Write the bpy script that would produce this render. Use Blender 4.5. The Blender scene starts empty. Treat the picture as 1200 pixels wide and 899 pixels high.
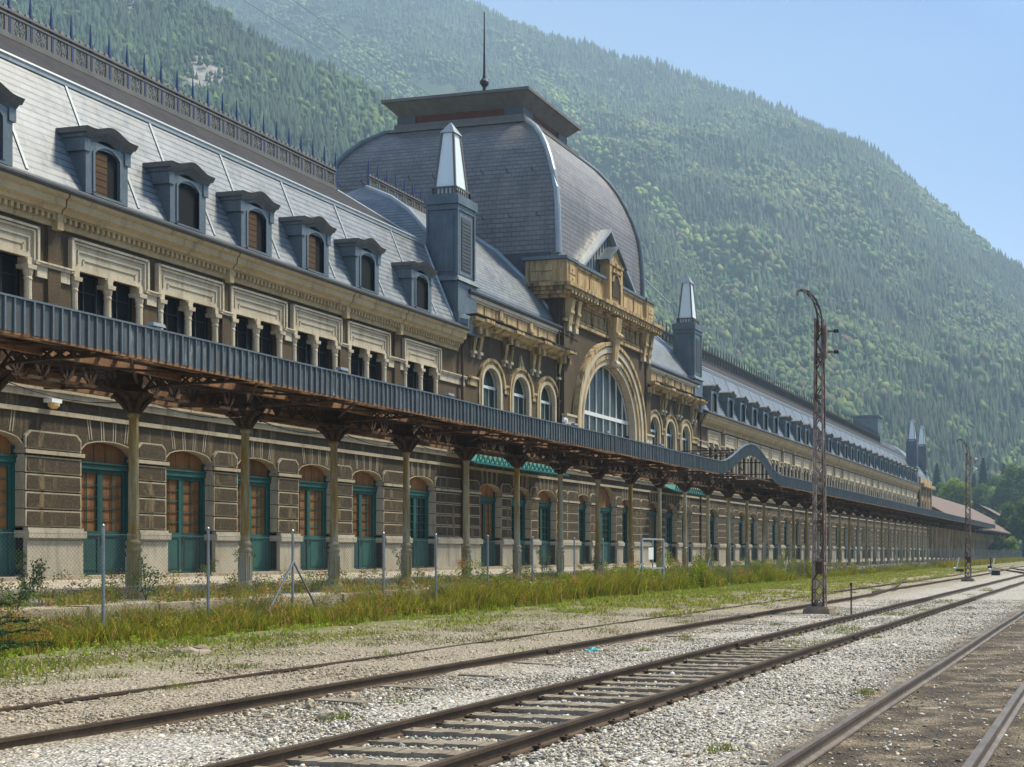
import bpy, math, random
import numpy as np
from mathutils import Vector, Matrix, noise as mnoise
R = math.radians
PI = math.pi
random.seed(7)
rng = np.random.default_rng(11)
S = bpy.context.scene
COL = S.collection

# ------------------------------------------------------------------ camera, sky, sun, exposure
cam_d = bpy.data.cameras.new('camera')
cam = bpy.data.objects.new('camera', cam_d)
COL.objects.link(cam)
S.camera = cam
TH = R(13.57)                      # the facade runs along +Y; the camera looks 13.6 degrees to its left
cam.location = (0, 0, 1.6)
cam.rotation_euler = (R(90), 0, TH)
cam_d.sensor_width = 36
cam_d.lens = 43.14
cam_d.shift_x = -0.30
cam_d.shift_y = 0.1654
cam_d.clip_start = 0.1
cam_d.clip_end = 9000

SUN_EL, SUN_AZ = R(57), R(40)      # azimuth measured from +Y towards +X
w = bpy.data.worlds.new('World')
S.world = w
w.use_nodes = True
wn = w.node_tree
bg = wn.nodes['Background']
sky = wn.nodes.new('ShaderNodeTexSky')
sky.sky_type = 'NISHITA'
sky.sun_disc = False
sky.sun_elevation = SUN_EL
sky.sun_rotation = SUN_AZ
sky.air_density = 1.0
sky.dust_density = 0.4
sky.ozone_density = 2.0
tc = wn.nodes.new('ShaderNodeTexCoord')
sz_ = wn.nodes.new('ShaderNodeSeparateXYZ')
wn.links.new(tc.outputs['Generated'], sz_.inputs[0])
rp = wn.nodes.new('ShaderNodeValToRGB')          # deeper blue away from the horizon
rp.color_ramp.elements[0].position = 0.29
rp.color_ramp.elements[0].color = (1, 0.93, 0.98, 1)
rp.color_ramp.elements[1].position = 0.445
rp.color_ramp.elements[1].color = (0.0, 0.17, 0.60, 1)
e3_ = rp.color_ramp.elements.new(0.72)           # brighter sky added overhead, out of view, to lift the ambient light
e3_.color = (0.95, 0.92, 0.86, 1)
dt = wn.nodes.new('ShaderNodeVectorMath')         # a little deeper towards the right of the valley
dt.operation = 'DOT_PRODUCT'
dt.inputs[1].default_value = (0.972 * 0.42, 0.2346 * 0.42, 1.0)
wn.links.new(tc.outputs['Generated'], dt.inputs[0])
wn.links.new(dt.outputs['Value'], rp.inputs[0])
mx_ = wn.nodes.new('ShaderNodeMix')
mx_.data_type = 'RGBA'
mx_.blend_type = 'MULTIPLY'
mx_.inputs[0].default_value = 1
wn.links.new(sky.outputs[0], mx_.inputs[6])
wn.links.new(rp.outputs[0], mx_.inputs[7])
wn.links.new(mx_.outputs[2], bg.inputs[0])
bg.inputs[1].default_value = 0.125
sd = bpy.data.lights.new('sun', 'SUN')
sd.energy = 5.0
sd.angle = R(9)
sd.color = (1.0, 0.895, 0.70)
sun = bpy.data.objects.new('sun', sd)
COL.objects.link(sun)
sdir = Vector((math.sin(SUN_AZ) * math.cos(SUN_EL), math.cos(SUN_AZ) * math.cos(SUN_EL), math.sin(SUN_EL)))
sun.rotation_euler = sdir.to_track_quat('Z', 'Y').to_euler()
sun.location = (20, 20, 60)
S.view_settings.view_transform = 'Standard'
S.view_settings.look = 'None'
S.view_settings.gamma = 1
S.view_settings.exposure = 1.0
S.view_settings.use_curve_mapping = False
S.cycles.volume_max_steps = 64
S.cycles.max_bounces = 6
S.cycles.diffuse_bounces = 3
S.cycles.volume_bounces = 0
S.cycles.transparent_max_bounces = 6

CT, ST = math.cos(TH), math.sin(TH)


def at(px, py, t):
    """world point at camera depth t seen at pixel (px, py) of the 1200 x 899 photograph"""
    u = (px - 960) / 1438.0
    X = t * u
    return Vector((-ST * t + CT * X, CT * t + ST * X, 1.6 + t * (648 - py) / 1438.0))


# ------------------------------------------------------------------ materials
MATS = {}


def new_mat(name):
    m = bpy.data.materials.new(name)
    m.use_nodes = True
    MATS[name] = m
    nt = m.node_tree
    return m, nt, nt.nodes['Principled BSDF']


def nd(nt, t, **k):
    n = nt.nodes.new(t)
    for a, b in k.items():
        setattr(n, a, b)
    return n


def ramp(nt, src, stops):
    r = nd(nt, 'ShaderNodeValToRGB')
    el = r.color_ramp.elements
    while len(el) < len(stops):
        el.new(0.5)
    for e, (p, c) in zip(el, stops):
        e.position = p
        e.color = (c[0], c[1], c[2], 1) if not isinstance(c, (int, float)) else (c, c, c, 1)
    nt.links.new(src, r.inputs[0])
    return r.outputs[0]


def mixc(nt, fac, a, b, mode='MIX'):
    m = nd(nt, 'ShaderNodeMix', data_type='RGBA', blend_type=mode)
    for i, v in ((0, fac), (6, a), (7, b)):
        if isinstance(v, (int, float)):
            m.inputs[i].default_value = v
        elif isinstance(v, tuple):
            m.inputs[i].default_value = (v[0], v[1], v[2], 1)
        else:
            nt.links.new(v, m.inputs[i])
    return m.outputs[2]


def pos(nt, sc=(1, 1, 1)):
    g = nd(nt, 'ShaderNodeNewGeometry')
    mp = nd(nt, 'ShaderNodeMapping')
    mp.inputs['Scale'].default_value = sc
    nt.links.new(g.outputs['Position'], mp.inputs['Vector'])
    return mp.outputs[0]


def noise(nt, vec, scale, detail=4, rough=0.6):
    n = nd(nt, 'ShaderNodeTexNoise')
    n.inputs['Scale'].default_value = scale
    n.inputs['Detail'].default_value = detail
    n.inputs['Roughness'].default_value = rough
    nt.links.new(vec, n.inputs['Vector'])
    return n.outputs['Fac']


def bump(nt, bs, h, strength, dist=0.02):
    b = nd(nt, 'ShaderNodeBump')
    b.inputs['Strength'].default_value = strength
    b.inputs['Distance'].default_value = dist
    nt.links.new(h, b.inputs['Height'])
    nt.links.new(b.outputs[0], bs.inputs['Normal'])


def grime(name, c1, c2, stain=None, sc=1.2, rough=0.8, bumps=0.35, metal=0.0, streak=0.5, fine=22, spec=0.4, stain_lo=0.52, stain_hi=0.72, grain=0.3, rnd=0.0):
    """weathered surface: blotches between c1 and c2, fine grain, vertical run-off streaks of colour stain"""
    m, nt, bs = new_mat(name)
    p = pos(nt)
    n1 = noise(nt, p, sc, 6, 0.65)
    n2 = noise(nt, p, fine, 3)
    col = mixc(nt, ramp(nt, n1, [(0.32, 0), (0.68, 1)]), c1, c2)
    col = mixc(nt, grain, col, mixc(nt, ramp(nt, n2, [(0.3, 0), (0.75, 1)]), tuple(x * 0.55 for x in c1), tuple(min(1, x * 1.35) for x in c2)))
    if stain:
        ns = noise(nt, pos(nt, (2.2, 2.2, 0.28)), 1.3, 5, 0.7)
        col = mixc(nt, mixc(nt, 1.0, ramp(nt, ns, [(stain_lo, 0), (stain_hi, 1)]), (streak,) * 3, 'MULTIPLY'), col, stain)
    if rnd:      # each object has aged differently
        oi = nd(nt, 'ShaderNodeObjectInfo')
        v = ramp(nt, oi.outputs['Random'], [(0.0, 1 - rnd), (1.0, 1.0)])
        col = mixc(nt, 1.0, col, v, 'MULTIPLY')
    nt.links.new(col, bs.inputs['Base Color'])
    bs.inputs['Roughness'].default_value = rough
    bs.inputs['Metallic'].default_value = metal
    bs.inputs['Specular IOR Level'].default_value = spec
    if bumps:
        bump(nt, bs, n2, bumps)
    return m


def flat(name, c, rough=0.6, metal=0.0, spec=0.5):
    m, nt, bs = new_mat(name)
    bs.inputs['Base Color'].default_value = (*c, 1)
    bs.inputs['Roughness'].default_value = rough
    bs.inputs['Metallic'].default_value = metal
    bs.inputs['Specular IOR Level'].default_value = spec
    return m


def slate(name, a, b, mortar, roww=0.28, bw=0.55, rough=0.42, joint=0.018, ew=0.13):
    m, nt, bs = new_mat(name)
    uv = nd(nt, 'ShaderNodeUVMap')
    br = nd(nt, 'ShaderNodeTexBrick')
    nt.links.new(uv.outputs[0], br.inputs['Vector'])
    br.inputs['Color1'].default_value = (*a, 1)
    br.inputs['Color2'].default_value = (*b, 1)
    br.inputs['Mortar'].default_value = (*mortar, 1)
    br.inputs['Scale'].default_value = 1
    br.inputs['Mortar Size'].default_value = joint
    br.inputs['Mortar Smooth'].default_value = 0.3
    br.inputs['Bias'].default_value = 0.1
    br.inputs['Brick Width'].default_value = bw
    br.inputs['Row Height'].default_value = roww
    # overlap of each course over the next
    sx = nd(nt, 'ShaderNodeSeparateXYZ')
    nt.links.new(uv.outputs[0], sx.inputs[0])
    dv = nd(nt, 'ShaderNodeMath', operation='DIVIDE')
    dv.inputs[1].default_value = roww
    nt.links.new(sx.outputs['Y'], dv.inputs[0])
    fr = nd(nt, 'ShaderNodeMath', operation='FRACT')
    nt.links.new(dv.outputs[0], fr.inputs[0])
    edge = ramp(nt, fr.outputs[0], [(0.0, 1), (ew, 1), (ew + 0.08, 0), (1.0, 0)])
    p = pos(nt)
    n1 = noise(nt, p, 0.5, 6, 0.7)
    col = mixc(nt, mixc(nt, 1.0, edge, (0.95, 0.95, 0.95), 'MULTIPLY'), br.outputs['Color'], mortar)
    col = mixc(nt, ramp(nt, n1, [(0.3, 0.0), (0.75, 0.5)]), col, tuple(min(1, x * 1.5) for x in b))
    ns = noise(nt, pos(nt, (1.3, 1.3, 0.22)), 0.9, 6, 0.7)
    col = mixc(nt, ramp(nt, ns, [(0.50, 0.0), (0.70, 0.55)]), col, tuple(x * 0.55 for x in a))
    nl = noise(nt, p, 1.7, 7, 0.75)
    col = mixc(nt, ramp(nt, nl, [(0.60, 0.0), (0.72, 0.45)]), col, (0.20, 0.17, 0.12))
    nt.links.new(col, bs.inputs['Base Color'])
    rr = ramp(nt, noise(nt, p, 3.0, 4), [(0.3, rough - 0.08), (0.7, rough + 0.12)])
    nt.links.new(rr, bs.inputs['Roughness'])
    bs.inputs['Specular IOR Level'].default_value = 0.7
    inv = nd(nt, 'ShaderNodeMath', operation='SUBTRACT')
    inv.inputs[0].default_value = 1
    nt.links.new(fr.outputs[0], inv.inputs[1])
    bump(nt, bs, inv.outputs[0], 0.6, 0.03)
    return m


def attr_mat(name, rough=0.7, attr='tint', trans=0.0, spec=0.3):
    m, nt, bs = new_mat(name)
    a = nd(nt, 'ShaderNodeAttribute', attribute_name=attr)
    nt.links.new(a.outputs['Color'], bs.inputs['Base Color'])
    bs.inputs['Roughness'].default_value = rough
    bs.inputs['Specular IOR Level'].default_value = spec
    if trans:
        t = nd(nt, 'ShaderNodeBsdfTranslucent')
        nt.links.new(a.outputs['Color'], t.inputs['Color'])
        mx = nd(nt, 'ShaderNodeMixShader')
        mx.inputs[0].default_value = trans
        nt.links.new(bs.outputs[0], mx.inputs[1])
        nt.links.new(t.outputs[0], mx.inputs[2])
        nt.links.new(mx.outputs[0], nt.nodes['Material Output'].inputs['Surface'])
    return m


grime('stone_pale', (0.25, 0.205, 0.13), (0.46, 0.39, 0.27), (0.10, 0.075, 0.04), 0.5, 0.85, 0.3, streak=0.8)
grime('stone_dark', (0.026, 0.018, 0.010), (0.080, 0.057, 0.031), (0.21, 0.155, 0.08), 0.4, 0.9, 0.9, streak=0.7, fine=14, grain=0.5, stain_lo=0.54, stain_hi=0.66)
grime('wall_brown', (0.045, 0.029, 0.016), (0.12, 0.083, 0.046), (0.22, 0.16, 0.09), 0.5, 0.9, 0.5, streak=0.5, fine=26, grain=0.5, stain_lo=0.55)
grime('trim_cream', (0.44, 0.365, 0.24), (0.64, 0.565, 0.42), (0.20, 0.14, 0.07), 0.9, 0.8, 0.15, streak=0.6)
grime('cornice_tan', (0.38, 0.28, 0.14), (0.56, 0.44, 0.25), (0.10, 0.065, 0.03), 0.9, 0.8, 0.15, streak=0.6, stain_lo=0.54, stain_hi=0.70)
grime('trim_ochre', (0.40, 0.27, 0.11), (0.58, 0.45, 0.25), (0.07, 0.045, 0.02), 0.9, 0.85, 0.3, streak=0.9, stain_lo=0.46, stain_hi=0.62)
grime('attic_yellow', (0.44, 0.30, 0.135), (0.56, 0.41, 0.21), (0.14, 0.075, 0.03), 1.1, 0.8, 0.2, streak=0.8, stain_lo=0.46, stain_hi=0.66)
grime('plinth_grey', (0.32, 0.285, 0.215), (0.48, 0.44, 0.35), (0.13, 0.11, 0.065), 0.8, 0.85, 0.3, streak=0.6)
grime('zinc', (0.09, 0.12, 0.138), (0.165, 0.20, 0.22), (0.26, 0.29, 0.30), 1.0, 0.45, 0.1, 0.25, streak=0.5)
grime('zinc_pale', (0.28, 0.32, 0.34), (0.40, 0.44, 0.46), (0.2, 0.22, 0.22), 1.2, 0.4, 0.1, 0.3, streak=0.5)
grime('zinc_dark', (0.055, 0.06, 0.065), (0.10, 0.105, 0.11), None, 1.5, 0.5, 0.15, 0.2)
grime('hood_brown', (0.11, 0.105, 0.10), (0.19, 0.18, 0.165), (0.2, 0.2, 0.19), 1.5, 0.6, 0.2, 0.1)
grime('rust', (0.14, 0.065, 0.032), (0.34, 0.19, 0.095), (0.05, 0.028, 0.018), 1.6, 0.85, 0.4, 0.1, streak=0.8)
grime('rust_dark', (0.030, 0.020, 0.013), (0.095, 0.055, 0.033), (0.16, 0.09, 0.045), 2.2, 0.9, 0.4, 0.1, streak=0.5)
grime('column_paint', (0.28, 0.28, 0.20), (0.40, 0.40, 0.31), (0.24, 0.15, 0.02), 1.1, 0.6, 0.15, 0.1, streak=1.0, stain_lo=0.42, stain_hi=0.58)
grime('mast_iron', (0.13, 0.075, 0.055), (0.42, 0.36, 0.32), (0.07, 0.032, 0.018), 2.4, 0.85, 0.4, 0.1, streak=0.9, stain_lo=0.47, stain_hi=0.56)
grime('iron_blue', (0.018, 0.045, 0.13), (0.03, 0.07, 0.19), None, 2, 0.5, 0)
grime('iron_black', (0.015, 0.016, 0.02), (0.04, 0.038, 0.038), None, 2, 0.6, 0)
grime('teal', (0.008, 0.075, 0.07), (0.02, 0.125, 0.11), (0.04, 0.055, 0.04), 1.5, 0.6, 0.1, streak=0.7, rnd=0.5)
grime('teal_bright', (0.0, 0.10, 0.088), (0.015, 0.17, 0.15), (0.02, 0.12, 0.10), 1.5, 0.6, 0.1)
grime('shutter_wood', (0.06, 0.032, 0.014), (0.12, 0.062, 0.026), None, 2, 0.85, 0.2)
grime('boarding', (0.20, 0.085, 0.024), (0.36, 0.175, 0.06), (0.07, 0.03, 0.013), 1.3, 0.85, 0.2, streak=0.8, rnd=0.5)
grime('red_band', (0.09, 0.03, 0.02), (0.14, 0.05, 0.03), None, 2, 0.8, 0.1)
grime('rail_steel', (0.042, 0.027, 0.017), (0.10, 0.066, 0.040), (0.04, 0.025, 0.015), 2.5, 0.65, 0.25, 0.2)
grime('rail_worn', (0.13, 0.105, 0.09), (0.27, 0.22, 0.18), (0.14, 0.09, 0.05), 2.5, 0.4, 0.1, 0.5)
grime('sleeper_wood', (0.14, 0.112, 0.08), (0.31, 0.265, 0.20), (0.08, 0.06, 0.04), 3, 0.9, 0.7, fine=18)
grime('wire', (0.10, 0.115, 0.115), (0.17, 0.19, 0.19), None, 3, 0.5, 0, 0.3)
grime('galvanised', (0.20, 0.225, 0.24), (0.33, 0.36, 0.38), None, 3, 0.4, 0, 0.5)
grime('paving', (0.34, 0.29, 0.22), (0.52, 0.48, 0.40), (0.24, 0.15, 0.09), 0.5, 0.9, 0.4)
grime('kerb_stone', (0.30, 0.24, 0.16), (0.46, 0.40, 0.30), (0.10, 0.07, 0.04), 0.8, 0.9, 0.5)
grime('sheet_dark', (0.018, 0.013, 0.010), (0.05, 0.032, 0.022), (0.08, 0.045, 0.028), 1.5, 0.9, 0.2)
grime('concrete', (0.15, 0.115, 0.075), (0.27, 0.215, 0.15), (0.08, 0.06, 0.04), 2.0, 0.9, 0.5)
grime('shed_roof', (0.085, 0.050, 0.036), (0.20, 0.125, 0.09), (0.06, 0.03, 0.02), 0.5, 0.7, 0.2)
grime('shed_wall', (0.20, 0.13, 0.075), (0.34, 0.24, 0.14), (0.12, 0.07, 0.035), 0.4, 0.85, 0.2)
grime('bark', (0.06, 0.045, 0.03), (0.12, 0.09, 0.06), None, 3, 0.9, 0.6)
flat('dark_void', (0.008, 0.009, 0.009), 0.7, spec=0.2)
flat('glass_dark', (0.012, 0.018, 0.018), 0.06, spec=0.8)
grime('glass_green', (0.018, 0.030, 0.024), (0.05, 0.075, 0.062), (0.10, 0.13, 0.12), 0.5, 0.2, 0, streak=0.5, spec=0.22)
flat('glass_milk', (0.80, 0.88, 0.85), 0.12, spec=0.8)
flat('white_paint', (0.72, 0.74, 0.72), 0.5)
flat('bolt_white', (0.75, 0.75, 0.72), 0.5)
flat('plastic_teal', (0.03, 0.35, 0.40), 0.5)
flat('lamp_amber', (0.7, 0.45, 0.18), 0.4)
slate('slate_blue', (0.130, 0.150, 0.172), (0.18, 0.203, 0.226), (0.018, 0.022, 0.030), 0.235, 0.42, 0.38, 0.006, 0.20)
slate('slate_brown', (0.112, 0.100, 0.094), (0.168, 0.152, 0.142), (0.028, 0.024, 0.023), 0.27, 0.5, 0.40)
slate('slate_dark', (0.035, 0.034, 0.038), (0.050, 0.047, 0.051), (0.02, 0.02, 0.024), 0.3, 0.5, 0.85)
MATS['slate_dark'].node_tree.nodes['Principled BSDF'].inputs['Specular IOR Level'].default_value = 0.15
attr_mat('foliage', 0.75, trans=0.4)
attr_mat('foliage_far', 0.85)
attr_mat('stone_attr', 0.85)

# fascia: blue-grey sheet with dark and pale run-off streaks
m, nt, bs = new_mat('fascia_sheet')
n1 = noise(nt, pos(nt, (1, 5, 0.5)), 1.4, 5, 0.7)
n2 = noise(nt, pos(nt, (1, 9, 1.1)), 1.5, 4, 0.7)
c = mixc(nt, ramp(nt, n1, [(0.35, 0), (0.65, 1)]), (0.035, 0.041, 0.044), (0.15, 0.163, 0.168))
c = mixc(nt, ramp(nt, n2, [(0.56, 0), (0.72, 0.8)]), c, (0.40, 0.44, 0.44))
n3 = noise(nt, pos(nt, (1, 0.45, 0.1)), 1.0, 3, 0.5)
c = mixc(nt, ramp(nt, n3, [(0.42, 0), (0.60, 0.75)]), c, (0.07, 0.078, 0.082))
n4 = noise(nt, pos(nt, (1, 2.6, 0.35)), 1.3, 6, 0.75)
c = mixc(nt, ramp(nt, n4, [(0.60, 0), (0.68, 0.8)]), c, (0.12, 0.075, 0.045))
nt.links.new(c, bs.inputs['Base Color'])
bs.inputs['Roughness'].default_value = 0.55
bs.inputs['Metallic'].default_value = 0.2

# ballast ground: gravel with zones of clean pale stone, brown fines, oily dirt by the near track, grass near the fence
m, nt, bs = new_mat('gravel')
p = pos(nt)
vo = nd(nt, 'ShaderNodeTexVoronoi')
vo.inputs['Scale'].default_value = 38
nt.links.new(p, vo.inputs['Vector'])
vo2 = nd(nt, 'ShaderNodeTexVoronoi')
vo2.inputs['Scale'].default_value = 15
nt.links.new(p, vo2.inputs['Vector'])
sep = nd(nt, 'ShaderNodeSeparateColor')
nt.links.new(vo.outputs['Color'], sep.inputs[0])
pale = ramp(nt, sep.outputs[0], [(0.0, (0.15, 0.135, 0.115)), (0.35, (0.38, 0.345, 0.295)), (0.75, (0.56, 0.52, 0.46)), (1.0, (0.78, 0.75, 0.70))])
brown = ramp(nt, sep.outputs[0], [(0.0, (0.15, 0.12, 0.085)), (0.5, (0.34, 0.28, 0.20)), (1.0, (0.56, 0.49, 0.39))])
dirt = ramp(nt, noise(nt, p, 1.6, 8, 0.75), [(0.36, (0.035, 0.026, 0.018)), (0.48, (0.09, 0.066, 0.042)), (0.57, (0.20, 0.155, 0.10)), (0.68, (0.34, 0.27, 0.185))])
grass = ramp(nt, noise(nt, p, 3, 6, 0.75), [(0.35, (0.10, 0.12, 0.03)), (0.5, (0.19, 0.20, 0.06)), (0.62, (0.34, 0.28, 0.18))])
sx = nd(nt, 'ShaderNodeSeparateXYZ')
nt.links.new(p, sx.inputs[0])
nb = noise(nt, p, 0.55, 6, 0.65)
nb2 = noise(nt, p, 0.16, 5, 0.6)


def zone(x0, x1, amp, nz=None):
    a = nd(nt, 'ShaderNodeMath', operation='MULTIPLY_ADD')
    a.inputs[1].default_value = amp
    nt.links.new(nz or nb, a.inputs[0])
    nt.links.new(sx.outputs['X'], a.inputs[2])
    mr = nd(nt, 'ShaderNodeMapRange')
    mr.inputs['From Min'].default_value = x0 + amp * 0.5
    mr.inputs['From Max'].default_value = x1 + amp * 0.5
    nt.links.new(a.outputs[0], mr.inputs['Value'])
    return mr.outputs[0]


c = mixc(nt, zone(-9.3, -8.3, 2.5), brown, pale)
c = mixc(nt, ramp(nt, nb2, [(0.5, 0), (0.68, 0.5)]), c, brown)
c = mixc(nt, zone(-3.4, -2.7, 1.2), c, dirt)
c = mixc(nt, ramp(nt, zone(-14.3, -12.6, 5.5), [(0.0, 0.9), (1.0, 0.0)]), c, grass)
nt.links.new(c, bs.inputs['Base Color'])
bs.inputs['Roughness'].default_value = 0.9
hh = nd(nt, 'ShaderNodeMath', operation='ADD')
nt.links.new(vo.outputs['Distance'], hh.inputs[0])
nt.links.new(vo2.outputs['Distance'], hh.inputs[1])
bump(nt, bs, hh.outputs[0], 0.9, 0.04)

# mountain soil under the forest with bare rock
m, nt, bs = new_mat('mountain_soil')
p = pos(nt)
at_ = nd(nt, 'ShaderNodeAttribute', attribute_name='rock')
n = noise(nt, p, 0.03, 8, 0.7)
n3 = noise(nt, pos(nt, (1, 1, 0.3)), 0.16, 7, 0.8)
rock = ramp(nt, n3, [(0.36, (0.06, 0.075, 0.05)), (0.46, (0.22, 0.20, 0.18)), (0.56, (0.36, 0.33, 0.30)), (0.68, (0.50, 0.47, 0.43))])
green = ramp(nt, n, [(0.35, (0.02, 0.045, 0.018)), (0.65, (0.06, 0.09, 0.028))])
nt.links.new(mixc(nt, at_.outputs['Fac'], green, rock), bs.inputs['Base Color'])
bs.inputs['Roughness'].default_value = 0.95


# ------------------------------------------------------------------ mesh helper
class MB:
    def __init__(s):
        s.v, s.f, s.mi, s.uv = [], [], [], []

    def face(s, pts, mi=0, uv=None):
        b = len(s.v)
        s.v += [tuple(q) for q in pts]
        s.f.append(tuple(range(b, b + len(pts))))
        s.mi.append(mi)
        s.uv.append(uv)

    def hexa(s, p, mi=0):
        """8 points: 0-3 bottom ring, 4-7 top ring"""
        b = len(s.v)
        s.v += [tuple(q) for q in p]
        for q in ((3, 2, 1, 0), (4, 5, 6, 7), (0, 1, 5, 4), (1, 2, 6, 5), (2, 3, 7, 6), (3, 0, 4, 7)):
            s.f.append(tuple(b + i for i in q))
            s.mi.append(mi)
            s.uv.append(None)

    def box(s, x0, x1, y0, y1, z0, z1, mi=0, t=0, ty=None):
        """box, top face inset by t (ty along y)"""
        ty = t if ty is None else ty
        s.hexa([(x0, y0, z0), (x1, y0, z0), (x1, y1, z0), (x0, y1, z0),
                (x0 + t, y0 + ty, z1), (x1 - t, y0 + ty, z1), (x1 - t, y1 - ty, z1), (x0 + t, y1 - ty, z1)], mi)

    def bar(s, a, b, w=0.05, h=None, mi=0, up=(0, 0, 1)):
        a, b = Vector(a), Vector(b)
        h = h or w
        d = (b - a).normalized()
        u = Vector(up)
        if abs(d.dot(u)) > 0.98:
            u = Vector((1, 0, 0))
        r = d.cross(u).normalized() * w / 2
        q = r.cross(d).normalized() * h / 2
        s.hexa([a - r - q, a + r - q, a + r + q, a - r + q, b - r - q, b + r - q, b + r + q, b - r + q], mi)

    def tube(s, pts, r, n=8, mi=0, caps=True):
        """tube through points, r may be a list"""
        pts = [Vector(q) for q in pts]
        rs = r if isinstance(r, (list, tuple)) else [r] * len(pts)
        rings = []
        for i, q in enumerate(pts):
            d = (pts[min(i + 1, len(pts) - 1)] - pts[max(i - 1, 0)]).normalized()
            u = Vector((0, 0, 1)) if abs(d.z) < 0.95 else Vector((1, 0, 0))
            a = d.cross(u).normalized()
            b = a.cross(d).normalized()
            st = len(s.v)
            for k in range(n):
                an = 2 * PI * k / n
                s.v.append(tuple(q + (a * math.cos(an) + b * math.sin(an)) * rs[i]))
            rings.append(st)
        for i in range(len(rings) - 1):
            for k in range(n):
                s.f.append((rings[i] + k, rings[i] + (k + 1) % n, rings[i + 1] + (k + 1) % n, rings[i + 1] + k))
                s.mi.append(mi)
                s.uv.append(None)
        if caps:
            for st in (rings[0], rings[-1]):
                s.f.append(tuple(st + k for k in range(n)))
                s.mi.append(mi)
                s.uv.append(None)

    def lathe(s, prof, x=0, y=0, n=14, mi=0):
        """prof: list of (r, z)"""
        s.tube([(x, y, z) for r, z in prof], [r for r, z in prof], n, mi) if False else None
        st = len(s.v)
        for r, z in prof:
            for k in range(n):
                an = 2 * PI * k / n
                s.v.append((x + r * math.cos(an), y + r * math.sin(an), z))
        for i in range(len(prof) - 1):
            for k in range(n):
                s.f.append((st + i * n + k, st + i * n + (k + 1) % n, st + (i + 1) * n + (k + 1) % n, st + (i + 1) * n + k))
                s.mi.append(mi)
                s.uv.append(None)
        for i in (0, len(prof) - 1):
            s.f.append(tuple(st + i * n + k for k in range(n)))
            s.mi.append(mi)
            s.uv.append(None)

    def prism_y(s, poly, y0, y1, mi=0):
        """closed profile in (x, z) extruded along y"""
        n = len(poly)
        b = len(s.v)
        s.v += [(x, y0, z) for x, z in poly] + [(x, y1, z) for x, z in poly]
        for k in range(n):
            s.f.append((b + k, b + (k + 1) % n, b + n + (k + 1) % n, b + n + k))
            s.mi.append(mi)
            s.uv.append(None)
        s.f.append(tuple(b + k for k in range(n)))
        s.f.append(tuple(b + n + k for k in range(n)))
        s.mi += [mi, mi]
        s.uv += [None, None]

    def arch_ring(s, yc, zc, ri, ro, x0, x1, n=20, mi=0, a0=0, a1=PI):
        for k in range(n):
            a, b = a0 + (a1 - a0) * k / n, a0 + (a1 - a0) * (k + 1) / n
            p = []
            for x in (x0, x1):
                p.append([(x, yc + r * math.cos(t), zc + r * math.sin(t)) for r, t in ((ri, a), (ro, a), (ro, b), (ri, b))])
            s.hexa(p[0] + p[1], mi)

    def lintel(s, xf, xb, yc, hw, zs, rise, zt, n=10, mi=0, mi2=None):
        """wall above an arched opening: front face, soffit and back"""
        mi2 = mi if mi2 is None else mi2
        for k in range(n):
            t0, t1 = -1 + 2 * k / n, -1 + 2 * (k + 1) / n
            z0, z1 = zs + rise * math.sqrt(max(0, 1 - t0 * t0)), zs + rise * math.sqrt(max(0, 1 - t1 * t1))
            y0, y1 = yc + t0 * hw, yc + t1 * hw
            s.face([(xf, y0, z0), (xf, y1, z1), (xf, y1, zt), (xf, y0, zt)], mi)
            s.face([(xb, y0, z0), (xb, y0, zt), (xb, y1, zt), (xb, y1, z1)], mi)
            s.face([(xf, y0, z0), (xb, y0, z0), (xb, y1, z1), (xf, y1, z1)], mi2)

    def arch_fill(s, x, yc, hw, z0, zs, rise, n=14, mi=0):
        pts = [(x, yc - hw, z0), (x, yc + hw, z0)]
        for k in range(n + 1):
            t = PI * k / n
            pts.append((x, yc + hw * math.cos(t), zs + rise * math.sin(t)))
        s.face(pts, mi)

    def build(s, name, mats, parent=None, smooth=False, loc=None, recalc=True, local=False):
        me = bpy.data.meshes.new(name)
        me.from_pydata(s.v, [], s.f)
        mats = mats if isinstance(mats, (list, tuple)) else [mats]
        for q in mats:
            me.materials.append(MATS[q])
        if len(mats) > 1:
            me.polygons.foreach_set('material_index', s.mi)
        if any(u is not None for u in s.uv):
            ul = me.uv_layers.new(name='UVMap')
            i = 0
            for f, u in zip(s.f, s.uv):
                for k in range(len(f)):
                    if u is not None:
                        ul.data[i].uv = u[k]
                    i += 1
        if smooth:
            me.polygons.foreach_set('use_smooth', [True] * len(s.f))
        me.update()
        o = bpy.data.objects.new(name, me)
        COL.objects.link(o)
        put(o, parent, loc, local)
        return o


KIDS = {}


def put(o, parent, loc=None, local=False):
    """parent keeps world coordinates of the child's mesh unless local"""
    if parent is not None:
        o.parent = parent
        KIDS.setdefault(parent.name, []).append(o)
        if not local:
            o.matrix_parent_inverse = Matrix.Translation(WORLD[parent.name]).inverted()
            WORLD[o.name] = Vector(loc or (0, 0, 0))
        else:
            WORLD[o.name] = WORLD[parent.name] + Vector(loc or (0, 0, 0))
    else:
        WORLD[o.name] = Vector(loc or (0, 0, 0))
    if loc is not None:
        o.location = loc


WORLD = {}


def thing(name, label, cat, loc=(0, 0, 0), group=None, rz=0):
    o = bpy.data.objects.new(name, None)
    COL.objects.link(o)
    o.location = loc
    o.rotation_euler = (0, 0, rz)
    WORLD[o.name] = Vector(loc)
    return tag(o, label, cat, group)


def tag(o, label, cat, group=None):
    o['label'] = label
    o['category'] = cat
    if group:
        o['group'] = group
    return o


def struct(o, kind='structure'):
    o['kind'] = kind
    return o


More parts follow.
